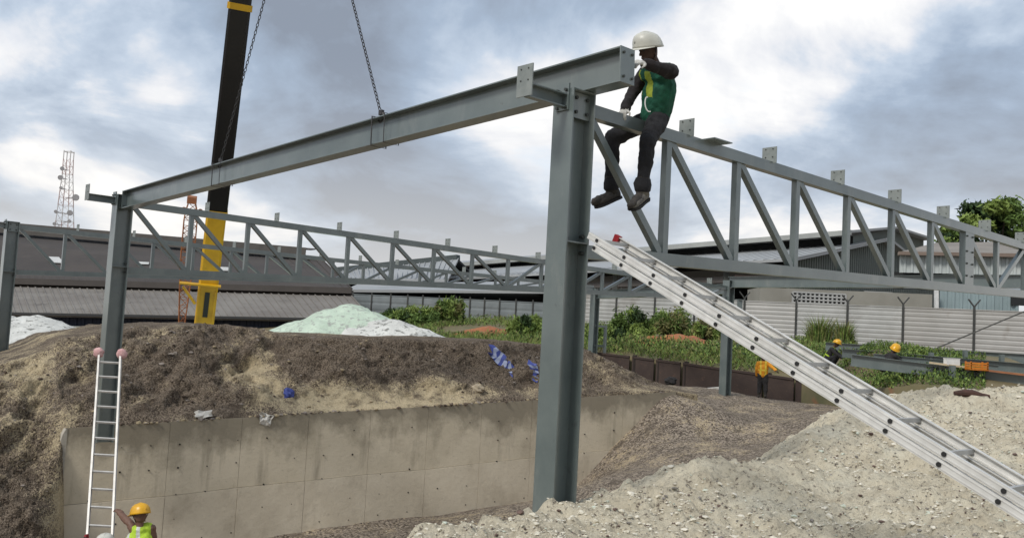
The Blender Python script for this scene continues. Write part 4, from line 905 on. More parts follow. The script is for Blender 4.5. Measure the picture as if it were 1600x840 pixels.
# telecom tower far away
tw = thing('telecom_tower', at(97, 420, 190), 'distant red and white lattice telecom tower with dishes', 'tower')
TW_R = mat('tower_red_hazed', (.50, .36, .33), None, 1, .7); TW_W = mat('tower_white', (.62, .60, .58), None, 1, .7)  # the red is paled so that distance haze is in its colour
tb0, tb1 = at(97, 420, 190), at(107, 248, 190)
def tcor(f):
    c = tb0+(tb1-tb0)*f; hw = 1.75-1.05*min(1, f/.9); return [c+Vector((sx*hw, sy*hw, 0)) for sx, sy in ((-1, -1), (1, -1), (1, 1), (-1, 1))]
for i in range(7):
    mb = MB(); a_, b_ = i/7, (i+1)/7
    for q in range(4): mb.tube([tcor(a_)[q], tcor(b_)[q]], .09, 5)
    for h_ in range(2):
        c0, c1 = tcor(a_+(b_-a_)*h_/2), tcor(a_+(b_-a_)*(h_+1)/2)
        for q in range(4): mb.tube([c0[q], c1[(q+1) % 4]], .035, 4); mb.tube([c0[q], c0[(q+1) % 4]], .035, 4)
    mb.build('lattice_stage', TW_R if i % 2 == 0 else TW_W, tw)
mb = MB()
for q in range(4): mb.tube([tcor(1)[q]+Vector((0, 0, -.2)), tcor(1)[q]*1.0+Vector((0, 0, 1.6))], .1, 5); mb.tube([tcor(1)[q]+ZZ*1.4, tcor(1)[(q+1) % 4]+ZZ*1.4], .08, 4)
mb.build('top_cage', TW_W, tw)
DISH = mat('dish_grey', (.34, .33, .33), None, 1, .6)
for px, py, r_ in ((98, 264, .6), (95, 278, .7), (96, 294, .45), (119, 309, .95), (110, 333, .8), (109, 346, .5), (88, 331, .5), (86, 350, .5)):
    p = at(px, py, 188); r_ *= .72; mb = MB(); mb.tube([p, p+Vector((.15, -.5, 0)), p+Vector((.2, -.7, 0))], [r_*.5, r_, r_*.95], 12); mb.tube([p, Vector((tcor(.5)[0].x+1.2, p.y+1.5, p.z))], .09, 5); mb.build('dish', DISH, tw)

# ------------------------------------------------------------------ vegetation
def leafmat(name, a, b, rough=.7):
    m = mat(name, a, b, .9, rough, 0, lo=.3, hi=.7, c3=tuple(min(1, v*1.7) for v in a), t3=(.56, .7), s3=2.5, spec=.3)
    m.node_tree.nodes['Principled BSDF'].inputs['Subsurface Weight'].default_value = 0; return m
LF_A = leafmat('leaf_green', (.115, .175, .040), (.07, .12, .028)); LF_B = leafmat('leaf_bright', (.20, .26, .060), (.13, .19, .045)); LF_D = leafmat('leaf_dark', (.028, .055, .014), (.018, .036, .010)); LF_Y = leafmat('grass_dry', (.20, .19, .07), (.13, .13, .05))
def leaves(n, centers, radii, size, elong=1.6, up=.3, seed=1, hollow=.45):
    """n leaf quads spread through ellipsoid clumps"""
    r = np.random.default_rng(seed); centers = np.array([list(c) for c in centers]); radii = np.array(radii, float); vol = radii.prod(1)**(2/3); pick = r.choice(len(centers), n, p=vol/vol.sum())
    d = r.normal(size=(n, 3)); d /= np.linalg.norm(d, axis=1)[:, None]; rad = (hollow+(1-hollow)*r.random(n)**.6)*np.where(r.random(n) < .22, 1+.55*r.random(n), 1); p = centers[pick]+d*rad[:, None]*radii[pick]
    a = r.normal(size=(n, 3)); a[:, 2] += up*2; a /= np.linalg.norm(a, axis=1)[:, None]; b = np.cross(a, r.normal(size=(n, 3))); b /= np.linalg.norm(b, axis=1)[:, None]+1e-9
    s = size*(.55+.9*r.random(n))[:, None]
    V = np.stack([p-a*s*elong*.5, p+b*s*.32, p+a*s*elong*.5, p-b*s*.32], 1).reshape(-1, 3)
    return V, np.arange(n*4).reshape(-1, 4)
def leaf_obj(name, V, Fq, mats, parent=None, weights=None, seed=0, base=None):
    me = bpy.data.meshes.new(name); bs_ = np.array(list(base)) if base is not None else np.zeros(3); me.from_pydata((V-bs_).tolist(), [], Fq.tolist())
    for m in mats: me.materials.append(m)
    me.polygons.foreach_set('material_index', np.random.default_rng(seed).choice(len(mats), len(Fq), p=weights).astype(np.int32)); me.update()
    o = bpy.data.objects.new(name, me); COL.objects.link(o)
    if parent is not None: o.parent = parent
    return o
def bush(px, py, Yv, wpx, hpx, n, size, label, mats, weights, seed, group='shrubs on the green bank', name='bush', cat='shrub', clumps=30):
    g = at(px, py, Yv); g.z = float(bank_z(np.array([g.x]), np.array([g.y]))[0]); mpp = Yv/F_PX; W, H = wpx*mpp/2, hpx*mpp
    r = random.Random(seed); root = thing(name, g, label, cat, group); cs = []; rd = []
    for i in range(clumps):
        a = r.uniform(0, 6.28); q = math.sqrt(r.random()); hgt = r.uniform(.2, 1)*(1-.45*q*q); cs.append(g+Vector((math.cos(a)*q*W, math.sin(a)*q*W*.8, H*hgt*.85))); k = r.uniform(.12, .40); rd.append((W*k, W*k, H*k*.9))
    V, Fq = leaves(n, cs, rd, size, 2.5, .45, seed, .1); leaf_obj('foliage', V, Fq, mats, root, weights, seed, g)
    st = MB()
    for i in range(5): a = r.uniform(0, 6.28); st.tube([g-ZZ*.1, g+Vector((math.cos(a)*W*.3, math.sin(a)*W*.3, H*.5)), g+Vector((math.cos(a)*W*.5, math.sin(a)*W*.5, H*.8))], [.04, .03, .012], 5)
    st.build('stems', mat('bark', (.06, .045, .03), None, 6, .9), root); return root
GM, GW = [LF_A, LF_B, LF_D], [.45, .30, .25]
bush(700, 508, 57, 46, 50, 5200, .11, 'tall bush left of centre, its pale top against the blue-grey fence', [LF_A, LF_B, LF_Y], [.35, .45, .2], 1)
bush(650, 511, 57, 74, 32, 5200, .11, 'wide low bush just behind the white spoil heap', GM, GW, 2)
bush(612, 500, 60, 60, 22, 3200, .11, 'dark low bush beside the top of the pale green heap', GM, [.4, .1, .5], 3)
bush(820, 524, 48, 52, 36, 5000, .10, 'bright bush hard against the left side of the big centre column', [LF_A, LF_B, LF_D], [.3, .55, .15], 4)
bush(985, 528, 48, 66, 48, 7000, .10, 'dense dark green bush just right of the big centre column', GM, [.5, .25, .25], 5)
bush(1045, 516, 52, 70, 42, 5200, .10, 'tall yellowish green bush below the far tie beam', [LF_A, LF_B, LF_Y], [.4, .3, .3], 6)
bush(940, 545, 44, 60, 34, 4200, .09, 'low bright bush at the foot of the far column right of centre', [LF_A, LF_B, LF_D], [.4, .4, .2], 7)
bush(1105, 522, 50, 48, 36, 3600, .10, 'grassy bush partly behind the extension ladder', [LF_A, LF_B, LF_Y], [.4, .2, .4], 8)

def tuft(px, py, Yv, wpx, hpx, n, label, seed):
    g = at(px, py, Yv); g.z = float(bank_z(np.array([g.x]), np.array([g.y]))[0]); mpp = Yv/F_PX; W, H = wpx*mpp/2, hpx*mpp; root = thing('grass_tuft', g, label, 'tall grass', 'tall grass clumps by the fence'); r = random.Random(seed); vs = []; fs = []
    for i in range(n):
        a = r.uniform(0, 6.28); q = r.random(); p = g+Vector((math.cos(a)*q*W*.5, math.sin(a)*q*W*.4, -.05)); h = H*r.uniform(.5, 1.05); ln = Vector((math.cos(a)*W*r.uniform(.1, .9), math.sin(a)*W*.5, 0)); wv = Vector((r.uniform(-1, 1), r.uniform(-1, 1), 0)).normalized()*.022; k = len(vs)
        m_ = p+ln*.35+ZZ*h*.65; e = p+ln+ZZ*h*r.uniform(.8, 1); vs += [p-wv, p+wv, m_-wv*.8, m_+wv*.8, e]; fs += [(k, k+1, k+3, k+2), (k+2, k+3, k+4)]
    leaf_obj('blades', np.array([list(v) for v in vs]), np.array([f+(f[-1],) if len(f) == 3 else f for f in fs], dtype=object), [LF_A, LF_Y, LF_B], root, [.55, .25, .2], seed, g) if False else None
    me = bpy.data.meshes.new('blades'); me.from_pydata([tuple(v-g) for v in vs], [], fs); [me.materials.append(m) for m in (LF_A, LF_Y, LF_B)]; me.polygons.foreach_set('material_index', [(i//2*7) % 3 for i in range(len(fs))]); o = bpy.data.objects.new('blades', me); COL.objects.link(o); o.parent = root
tuft(1280, 541, 47.5, 62, 56, 420, 'tall grass clump against the sheet fence, the left one of two', 11)
tuft(1318, 540, 47.0, 46, 50, 380, 'tall grass clump against the sheet fence, beside the helmeted worker', 12)

# ground cover over the bank, leaving bare red soil patches
def cover(name, n, pxr, Yr, size, label, seed, mats, weights, dens_seed, h=.25, bare=(), wr=.26):
    r = np.random.default_rng(seed); V = []; 
    px = r.uniform(*pxr, n); f = r.random(n)**.8; Yv = 1/((1-f)/Yr[0]+f/Yr[1]); x = (px-800)/F_PX*Yv; y = Yv
    fr_y = np.interp(px, [q[0] for q in FR], [q[2] for q in FR]); ok = y > fr_y+.15
    d = fbm(x*.35, y*.35, 3, dens_seed)+.5*fbm(x*1.3, y*1.3, 2, dens_seed+5); ok &= r.random(n) < np.clip(.75+d*2.2, .1, 1)
    for bx, by, brx, bry in bare: ok &= ((x-bx)/brx)**2+((y-by)/bry)**2 > 1+d*1.5
    x, y = x[ok], y[ok]; m = len(x); z = bank_z(x, y)+.25*fbm(x*.5, y*.5, 4, 91); hh = h*(.4+1.2*np.clip(d[ok]+.4, 0, 1)); z = z+r.random(m)*hh
    a = r.normal(size=(m, 3)); a[:, 2] = np.abs(a[:, 2])+.7; a /= np.linalg.norm(a, axis=1)[:, None]; b = np.cross(a, r.normal(size=(m, 3))); b /= np.linalg.norm(b, axis=1)[:, None]+1e-9; s = (size*(.6+.8*r.random(m)))[:, None]; p = np.stack([x, y, z], 1)
    Vv = np.stack([p-a*s*.5, p+b*s*wr, p+a*s*.9, p-b*s*wr], 1).reshape(-1, 3); o = leaf_obj(name, Vv, np.arange(m*4).reshape(-1, 4), mats, None, weights, seed); return tag(o, label, 'ground cover', kind='stuff')
b1 = at(760, 512, 52); b2 = at(1070, 527, 47.5); b3 = at(1045, 535, 45)
cover('bank_ground_cover', 80000, (560, 1340), (36, 62), .11, 'green weeds and creepers covering the bank in the middle distance', 5, [LF_A, LF_B, LF_D, LF_Y], [.34, .34, .10, .22], 33, .45, ((b1.x, b1.y, 3.2, 4.0), (b2.x, b2.y, 2.6, 3.4)))
cover('bank_grass', 34000, (560, 1345), (36, 62), .34, 'long thin grass standing among the weeds on the bank', 15, [LF_B, LF_Y, LF_A], [.4, .32, .28], 39, .20, ((b1.x, b1.y, 3.0, 3.5), (b2.x, b2.y, 2.4, 3.0)), .045)
cover('weed_patch', 22000, (1285, 1545), (23.3, 33), .075, 'low green weeds in front of the steel lying at the right', 6, [LF_A, LF_B, LF_D], [.5, .32, .18], 37, .26)

ORSOIL = mat('orange_laterite', (.36, .135, .05), (.24, .085, .035), 1.2, .95, 0, .6, 6, c3=(.30, .20, .11), t3=(.58, .7), s3=2.5)
for px, py, Yv, sx, sy, h_, lab, sd_ in ((762, 508, 51, 1.9, 1.6, .9, 'bare orange soil cut in the bank left of the centre column', 81), (1062, 517, 47, 1.6, 1.4, .8, 'bare orange soil cut in the bank under the extension ladder', 84), (1020, 530, 45, 1.0, .9, .5, 'small bare orange soil patch beside the dense bush', 87)):
    q = at(px, py, Yv); g0 = float(bank_z(np.array([q.x]), np.array([q.y]))[0]); o = heap('soil_cut', [(Vector((q.x, q.y, g0+.42)), sx*1.5, sy*1.6), (Vector((q.x+sx*.5, q.y+.2, g0+.34)), sx*1.4, sy*1.5)], q.x-sx*2, q.x+sx*2.4, q.y-sy*2, q.y+sy*2, g0-.1, ORSOIL, lab, sd_); o['category'] = 'soil'
# tree at the right behind the long shed
def tree(px, pyb, pyt, Yv, wpx, label, seed, n=9000, group=None):
    r = random.Random(seed); g = at(px, pyb, Yv); top = at(px, pyt, Yv); H = top.z-g.z; W = wpx*Yv/F_PX/2; root = thing('tree', g, label, 'tree', group); bark = mat('bark', (.06, .045, .03), None, 6, .9)
    tk = MB(); tk.tube([g-ZZ*.3, g+ZZ*H*.3+Vector((.15, 0, 0)), g+ZZ*H*.6], [.4, .3, .2], 9)
    cs = []; rd = []
    for i in range(26):
        a = r.uniform(0, 6.28); q = math.sqrt(r.random()); hz_ = r.uniform(.38, .95); w_ = W*(1-abs(hz_-.6)*1.3); c = g+Vector((math.cos(a)*q*w_, math.sin(a)*q*w_, H*hz_)); cs.append(c); k = r.uniform(.14, .27); rd.append((W*k*1.3, W*k*1.3, W*k*.85))
        if i < 9: tk.tube([g+ZZ*H*r.uniform(.28, .5), g+(c-g)*.65+ZZ*H*.08, c], [.16, .09, .03], 6)
    tk.build('trunk', bark, root); V, Fq = leaves(n, cs, rd, .40, 1.4, .1, seed, .35); leaf_obj('crown', V, Fq, [LF_A, LF_B, LF_D], root, [.5, .3, .2], seed, g)
tree(1556, 470, 318, 92, 150, 'broad green tree rising behind the long shed at the right', 21, 11000)
tree(1495, 470, 350, 100, 80, 'smaller green tree left of the broad tree, over the shed roof', 22, 5000)

# ------------------------------------------------------------------ people
SKIN = mat('brown_skin', (.16, .085, .055), (.13, .065, .042), 12, .6); SKIN_D = mat('dark_skin', (.085, .042, .028), (.065, .032, .022), 12, .6)
BLK = mat('black_cloth', (.014, .013, .014), (.022, .02, .02), 9, .9, 0, .3, 40); JEAN = mat('dark_denim', (.008, .008, .010), (.014, .0135, .016), 6, .9, 0, .4, 45); BOOT = mat('worn_boot', (.045, .038, .032), (.02, .018, .016), 14, .8); BOOTG = mat('dusty_boot', (.16, .15, .13), (.07, .065, .06), 12, .9)
MAROON = mat('maroon_sleeve', (.012, .008, .008), (.009, .007, .007), 9, .9); VESTG = mat('green_vest', (.006, .095, .052), (.004, .055, .032), 6, .85, 0, .3, 30); VESTY = mat('lime_panel', (.32, .38, .035), None, 8, .8); HIVIS = mat('hivis_lime', (.42, .60, .04), (.34, .5, .03), 9, .8); ORV = mat('orange_vest_cloth', (.72, .30, .015), (.58, .22, .01), 8, .8)
HELW = mat('white_helmet', (.58, .57, .50), None, 5, .4); HELY = mat('yellow_helmet', (.72, .38, .012), None, 5, .35); REFL = mat('reflective_tape', (.55, .56, .52), None, 9, .4); EYEM = mat('eye_dark', (.01, .008, .008), None, 9, .3)
def capsule(mb, a, b, ra, rb, n=10):
    a = Vector(a); b = Vector(b); d = (b-a); L_ = d.length; dn = d.normalized() if L_ > 1e-5 else ZZ; pts = []; rs = []
    for t_ in (-1, -.85, -.5): pts.append(a+dn*ra*t_); rs.append(max(.0015, ra*math.sqrt(max(0, 1-t_*t_))))
    pts.append(a); rs.append(ra); pts.append(b); rs.append(rb)
    for t_ in (.5, .85, 1): pts.append(b+dn*rb*t_); rs.append(max(.0015, rb*math.sqrt(max(0, 1-t_*t_))))
    mb.tube(pts, rs, n)
def remeshed(name, mb, voxel, parent, mats, tagger=None, crease=.028):
    me = bpy.data.meshes.new('tmp'); me.from_pydata([tuple(v) for v in mb.v], [], mb.f); tmp = bpy.data.objects.new('tmp', me); COL.objects.link(tmp)
    md = tmp.modifiers.new('r', 'REMESH'); md.mode = 'VOXEL'; md.voxel_size = voxel; sm = tmp.modifiers.new('s', 'SMOOTH'); sm.iterations = 4; sm.factor = .5
    dg = bpy.context.evaluated_depsgraph_get(); nm = bpy.data.meshes.new_from_object(tmp.evaluated_get(dg)); bpy.data.objects.remove(tmp); nm.name = name
    base = Vector((0, 0, 0)); q = parent
    while q is not None: base = base+q.location; q = q.parent
    nv = len(nm.vertices); co = np.empty(nv*3); nm.vertices.foreach_get('co', co); co = co.reshape(-1, 3)
    nm.materials.clear(); [nm.materials.append(m) for m in mats]
    no = np.empty(nv*3); nm.vertices.foreach_get('normal', no); no = no.reshape(-1, 3); q_ = co*np.array([1, 1, .55])
    cr_ = fbm((q_[:, 0]+q_[:, 1]*.6)*15, q_[:, 2]*26+q_[:, 1]*9, 3, 5)+.7*fbm((q_[:, 0]-q_[:, 1])*9+q_[:, 2]*12, q_[:, 2]*17, 2, 8)
    mk = np.full(nv, crease)
    if tagger is not None and len(mats) > 3: tg = tagger(co); mk = np.where((tg == 3) | (tg == 5), 0, crease)
    co = co+no*(cr_*mk)[:, None]
    if tagger is not None:
        ce = np.empty(len(nm.polygons)*3); nm.polygons.foreach_get('center', ce); nm.polygons.foreach_set('material_index', tagger(ce.reshape(-1, 3)).astype(np.int32))
    nm.vertices.foreach_set('co', (co-np.array(list(base))).ravel()); nm.polygons.foreach_set('use_smooth', [True]*len(nm.polygons)); nm.update()
    o = bpy.data.objects.new(name, nm); COL.objects.link(o); o.parent = parent; return o
def person(label, J, look, cloth, voxel=.012, fingers=True, vest=None, helmet=None, group=None, base=None, stripes=None, scale=1.0, bulk=1.0):
    """J: joints in the world; cloth: materials {leg, sleeve, skin, boot, hand, torso}"""
    k = scale; J = {a: Vector(b) for a, b in J.items()}
    root = thing('person', base if base is not None else (J['ankR']+J['ankL'])/2, label, 'person', group)
    mats = [cloth['torso'], cloth['leg'], cloth['sleeve'], cloth['skin'], cloth['boot'], cloth['hand']]
    caps = []
    def C(a, b, ra, rb, mi): caps.append((Vector(a), Vector(b), ra*k, rb*k, mi))
    pel, che, nek = J['pel'], J['chest'], J['neck']; side = (J['shL']-J['shR']).normalized(); hside = (J['hipL']-J['hipR']).normalized()
    C(J['hipL'], J['hipR'], .10, .10, 1); C(pel, pel*.5+che*.5, .125, .12, 0)
    for s in (-1, 1): C(pel+hside*(.045*s*k), che+side*(.055*s*k), .105, .115, 0)
    C(J['shL']*.86+J['shR']*.14, J['shR']*.86+J['shL']*.14, .085, .085, 0); C(che, nek*.75+che*.25, .11, .075, 0); C(nek, nek*.35+J['head']*.65, .052, .05, 3)
    f = Vector(look).normalized(); up = (J['head']-nek).normalized(); up = (up-f*up.dot(f)*.6).normalized(); rt = f.cross(up).normalized()
    h = J['head']; C(h+up*.035*k, h-up*.015*k, .088, .082, 3); C(h+f*.028*k-up*.035*k, h+f*.040*k-up*.075*k, .062, .046, 3); C(h+f*.088*k+up*.005*k, h+f*.108*k-up*.03*k, .011, .016, 3)
    for s in (-1, 1): C(h+rt*(s*.083*k)+up*.012*k, h+rt*(s*.085*k)-up*.028*k, .016, .012, 3)
    C(h+f*.085*k-up*.062*k-rt*.02*k, h+f*.085*k-up*.062*k+rt*.02*k, .010, .010, 3)
    for S in 'LR':
        sh_, el, wr, ha = J['sh'+S], J['el'+S], J['wr'+S], J['ha'+S]; hp, kn, an, to = J['hip'+S], J['kn'+S], J['ank'+S], J['toe'+S]
        C(sh_, el, .066*bulk, .054*bulk, 2); C(el, wr, .052*bulk, .040*bulk, 2 if cloth.get('long', True) else 3)
        hd_ = (ha-wr).normalized(); bend = Vector(J.get('palm'+S, (0, 0, -1))); bend = (bend-hd_*bend.dot(hd_)); bend = bend.normalized() if bend.length > 1e-3 else hd_.orthogonal().normalized(); lat = hd_.cross(bend)
        for q in (-.024, 0, .024): C(wr+lat*q*.6*k, wr+hd_*.075*k+lat*q*k, .020, .017, 5)
        if fingers:
            for q, ln in ((-.034, .058), (-.012, .072), (.012, .078), (.034, .070)):
                a0_ = wr+hd_*.078*k+lat*q*k; a1_ = a0_+(hd_*.75+bend*.65)*ln*.5*k; a2_ = a1_+(hd_*.25+bend*.95)*ln*.5*k; C(a0_, a1_, .0105, .0098, 5); C(a1_, a2_, .0098, .0085, 5)
            t0_ = wr+hd_*.025*k+lat*.03*k; t1_ = t0_+(hd_*.6+lat*.75+bend*.3)*.042*k; C(t0_, t1_, .014, .011, 5); C(t1_, t1_+(hd_*.7+bend*.7)*.032*k, .011, .0095, 5)
        else: C(wr+hd_*.06*k, wr+hd_*.12*k+bend*.04*k, .03, .02, 5)
        C(hp, kn, .092*bulk, .068*bulk, 1); C(kn, kn*.6+an*.4, .066*bulk, .062*bulk, 1); C(kn*.6+an*.4, an+(kn-an).normalized()*.08*k, .062*bulk, .054*bulk, 1)
        td = (to-an); td = td.normalized(); C(an+(kn-an).normalized()*.12*k, an, .056, .05, 4); C(an-td*.03*k-(kn-an).normalized()*.04*k, an+td*.05*k-(kn-an).normalized()*.03*k, .046, .046, 4); C(an+td*.05*k-(kn-an).normalized()*.04*k, to, .048, .042, 4)
    mb = MB(); [capsule(mb, a, b, ra, rb) for a, b, ra, rb, _ in caps]
    def tagger(P):
        best = np.full(len(P), 1e9); mi = np.zeros(len(P), int)
        for a, b, ra, rb, m_ in caps:
            a_ = np.array(list(a)); d = np.array(list(b-a)); t_ = np.clip(((P-a_)@d)/max(d@d, 1e-9), 0, 1); ds = np.linalg.norm(P-a_-t_[:, None]*d, axis=1)-(ra+(rb-ra)*t_)-(.012 if m_ == 4 else 0)
            q = ds < best; best[q] = ds[q]; mi[q] = m_
        return mi
    remeshed('body', mb, voxel, root, mats, tagger)
    if vest:
        vb = MB(); ex = .016*k
        def V_(a, b, ra, rb): capsule(vb, a, b, ra*k+ex, rb*k+ex)
        lowp = pel-(che-pel)*(.06 if bulk > 1 else -.05)
        for s in (-1, 1): V_(lowp+hside*(.05*s*k), che+side*(.06*s*k), .105, .115)
        V_(lowp, che, .12, .118); V_(J['shL']*.78+J['shR']*.22, J['shR']*.78+J['shL']*.22, .084, .084); V_(che, nek*.6+che*.4, .11, .085)
        vm = vest if isinstance(vest, (list, tuple)) else [vest]
        axv = np.array(list((nek-pel).normalized())); o_ = np.array(list(pel)); Ltot = (nek-pel).length; fwd = Vector(side).cross(nek-pel).normalized(); fw = np.array(list(-fwd)); sdv = np.array(list(side))
        def vt(P):
            t_ = ((P-o_)@axv)/Ltot; s_ = (P-o_)@sdv; r_ = np.zeros(len(P), int)
            if stripes: r_ = stripes(t_, s_, (P-o_)@fw)
            return r_
        remeshed('vest', vb, voxel, root, vm, vt)
    if helmet:
        hc = h+up*.045*k; hm = MB(); vs = []; n_ = 20; R_ = .128*k
        prof = [(1.03, -.10), (1.0, .05), (.97, .25), (.90, .5), (.76, .74), (.52, .91), (.25, .985), (.02, 1.0)]
        for r_, z_ in prof:
            for q in range(n_):
                a = 2*math.pi*q/n_; vs.append(hc+(f*math.cos(a)*1.14+rt*math.sin(a)*.98)*(r_*R_)+up*(z_*R_*1.02))
        hm.add(vs, [(i*n_+q, i*n_+(q+1) % n_, (i+1)*n_+(q+1) % n_, (i+1)*n_+q) for i in range(len(prof)-1) for q in range(n_)])
        ho = hm.build('helmet', helmet, root, True); md = ho.modifiers.new('t', 'SOLIDIFY'); md.thickness = .005; md.offset = -1
        br = MB(); vs = []
        for q in range(17):
            a = math.radians(-80+10*q); e = f*math.cos(a)*1.14+rt*math.sin(a)*.98; x = max(0, math.cos(a)); vs += [hc+e*R_*.99+up*(-.06*R_), hc+e*R_*(1.02+.34*x**.7)+up*(-.06-.16*x)*R_, hc+e*R_*(1.02+.34*x**.7)+up*(-.10-.16*x)*R_, hc+e*R_*.99+up*(-.11*R_)]
        br.add(vs, [(q*4+i, q*4+(i+1) % 4, q*4+4+(i+1) % 4, q*4+4+i) for q in range(16) for i in range(4)]); br.build('brim', helmet, ho, True)
        rdg = MB(); rdg.tube([hc+f*(R_*1.14*math.cos(a)*.985)+up*(R_*1.03*math.sin(a)) for a in np.linspace(.25, 2.9, 12)], .012*k, 6); rdg.build('ridge', helmet, ho, True)
        sp2 = MB(); 
        for s in (-1, 1): sp2.tube([hc+rt*(s*R_*.95)-up*.01, h+rt*(s*.075*k)-up*.05*k, h+f*.03*k-up*.118*k], .006*k, 5)
        sp2.build('chin_strap', BLK, root)
    for s in (-1, 1): MB().tube([h+f*.078*k+rt*(s*.032*k)+up*.008*k, h+f*.088*k+rt*(s*.032*k)+up*.008*k], [.011*k, .006*k], 8).build('eye', EYEM, root)
    return root, dict(f=f, up=up, rt=rt)
# worker astride the truss
J = dict(pel=at(1023, 181, 9.62), chest=at(1031, 138, 9.50), neck=at(1025, 104, 9.42), head=at(1014, 80, 9.34),
 shL=at(1046, 112, 9.25), shR=at(1007, 118, 9.60), elL=at(1050, 112, 8.97), wrL=at(1008, 100, 8.80), haL=at(992, 95, 8.72),
 elR=at(986, 148, 9.62), wrR=at(976, 171, 9.40), haR=at(970, 181, 9.30), hipL=at(1028, 187, 9.52), hipR=at(1014, 187, 9.72),
 knL=at(1012, 222, 9.24), ankL=at(1003, 300, 9.30), toeL=at(985, 320, 9.14), knR=at(957, 216, 9.66), ankR=at(955, 298, 9.72), toeR=at(930, 315, 9.62),
 palmL=(-.6, -.3, -.2), palmR=(0, 0, -1))
def gstripe(t_, s_, f_): return np.where((t_ > .42) & (t_ < .92) & (np.abs(np.abs(s_)-.085) < .048) & (f_ > -.2), 1, 0)
wk, fr_ = person('worker in white helmet and green vest sitting astride the truss', J, Vector((-.80, -.42, -.22)), dict(torso=BLK, leg=JEAN, sleeve=MAROON, skin=SKIN_D, boot=BOOT, hand=GLOVE), voxel=.0085, scale=1.1, bulk=1.16, vest=[VESTG, VESTY], helmet=HELW, stripes=gstripe, base=TP1(1.1, zt1(1.1)))
hp = at(1008, 163, 9.28)
MB().tube([hp+_R0*(.045*math.cos(a)*.7)+ZZ*(.075*math.sin(a))+_R0*(.01*a) for a in np.linspace(1.2, 5.0, 14)], .0065, 6).build('harness_hook', WHITE, wk)
for a, b in ((J['knL'], J['ankL']), (J['knR'], J['ankR'])):
    d = (b-a).normalized(); c = b-d*.05; m_ = MB(); vs = []; n_ = 14; ref = d.orthogonal().normalized(); o_ = d.cross(ref)
    for z_, r_ in ((-.09, .072), (-.03, .088), (.03, .082), (.05, .066)):
        for q in range(n_): an = 2*math.pi*q/n_; vs.append(c+d*z_+(ref*math.cos(an)+o_*math.sin(an))*r_*random.uniform(.92, 1.1))
    m_.add(vs, [(i*n_+q, i*n_+(q+1) % n_, (i+1)*n_+(q+1) % n_, (i+1)*n_+q) for i in range(3) for q in range(n_)]); m_.build('rolled_cuff', JEAN, wk, True)
def boot(root, an, toe, shin, m, sole_m, k=1.0):
    d = (toe-an); d = (d-shin*d.dot(shin)*.35).normalized(); lat = d.cross(shin).normalized(); up = lat.cross(d).normalized()
    if up.dot(shin) < 0: up = -up
    h0 = an-d*.075*k-up*.085*k; mb = MB(); vs = []; n_ = 12
    for x, hw, hh in ((0, .036, .085), (.02, .046, .10), (.07, .048, .105), (.13, .050, .088), (.19, .054, .070), (.24, .053, .060), (.275, .042, .048), (.292, .02, .028)):
        for q in range(n_):
            a = 2*math.pi*q/n_; c_, s_ = math.cos(a), math.sin(a); vs.append(h0+d*x*k+lat*(hw*k*math.copysign(abs(c_)**.75, c_))+up*k*(hh*.5+hh*.5*math.copysign(abs(s_)**.75, s_)))
    mb.add(vs, [(i*n_+q, i*n_+(q+1) % n_, (i+1)*n_+(q+1) % n_, (i+1)*n_+q) for i in range(7) for q in range(n_)]+[tuple(range(n_-1, -1, -1)), tuple(7*n_+q for q in range(n_))])
    mb.tube([h0+d*.065*k+up*.06*k, an+shin*.03, an+shin*.10], [.058*k, .064*k, .068*k], 12)
    b_ = mb.build('boot', m, root, True)
    so = MB(); prof = [(-.008, .036), (.03, .050), (.08, .047), (.14, .052), (.2, .060), (.25, .058), (.285, .044), (.302, .02)]
    poly = [h0+d*x*k+lat*w_*k for x, w_ in prof]+[h0+d*x*k-lat*w_*k for x, w_ in reversed(prof)]; so.prism([p_-up*.016*k for p_ in poly], up*.024*k); so.build('sole', sole_m, b_)
for S, an_y in (('L', 0), ('R', 0)):
    boot(wk, J['ank'+S], J['toe'+S], (J['kn'+S]-J['ank'+S]).normalized(), BOOTG if S == 'L' else BOOT, BLK, 1.12)
def standing(px, py_head, Yv, face, zf, J2=None, lean=0.0):
    """plain standing skeleton: head centre at the pixel, feet on zf, facing azimuth vector"""
    h = at(px, py_head, Yv); f = Vector(face).normalized(); l = Vector((-f.y, f.x, 0)); H = h.z-zf; u_ = H/1.58; b = Vector((h.x, h.y, zf))-f*lean
    P = lambda a, s, z: b+f*(a+lean*(z/1.58))*u_+l*s*u_+ZZ*z*u_
    j = dict(head=h, neck=P(-.02, 0, 1.42), chest=P(-.02, 0, 1.18), pel=P(0, 0, .93), shL=P(-.02, .185, 1.36), shR=P(-.02, -.185, 1.36), hipL=P(0, .09, .9), hipR=P(0, -.09, .9),
      knL=P(.04, .11, .48), knR=P(-.02, -.11, .48), ankL=P(.0, .13, .085), ankR=P(-.06, -.12, .085), toeL=P(.15, .15, .035), toeR=P(.09, -.15, .035),
      elL=P(.02, .25, 1.09), elR=P(.02, -.25, 1.09), wrL=P(.14, .24, .88), wrR=P(.14, -.24, .88), haL=P(.2, .23, .80), haR=P(.2, -.23, .80))
    j.update(J2 or {}); return j, u_
def vstripe(t_, s_, f_): return np.where((np.abs(np.abs(s_)-.085) < .028) | (np.abs(t_-.35) < .05), 1, 0)
hz_ = at(181, 789, 15.15)
j, u_ = standing(219, 806, 14.6, (-.55, .75, 0), -2.97, dict(elL=at(203, 818, 14.75), wrL=at(188, 801, 15.0), haL=at(181, 789, 15.12), shL=at(211, 829, 14.68), palmL=(-.6, .5, .2)))
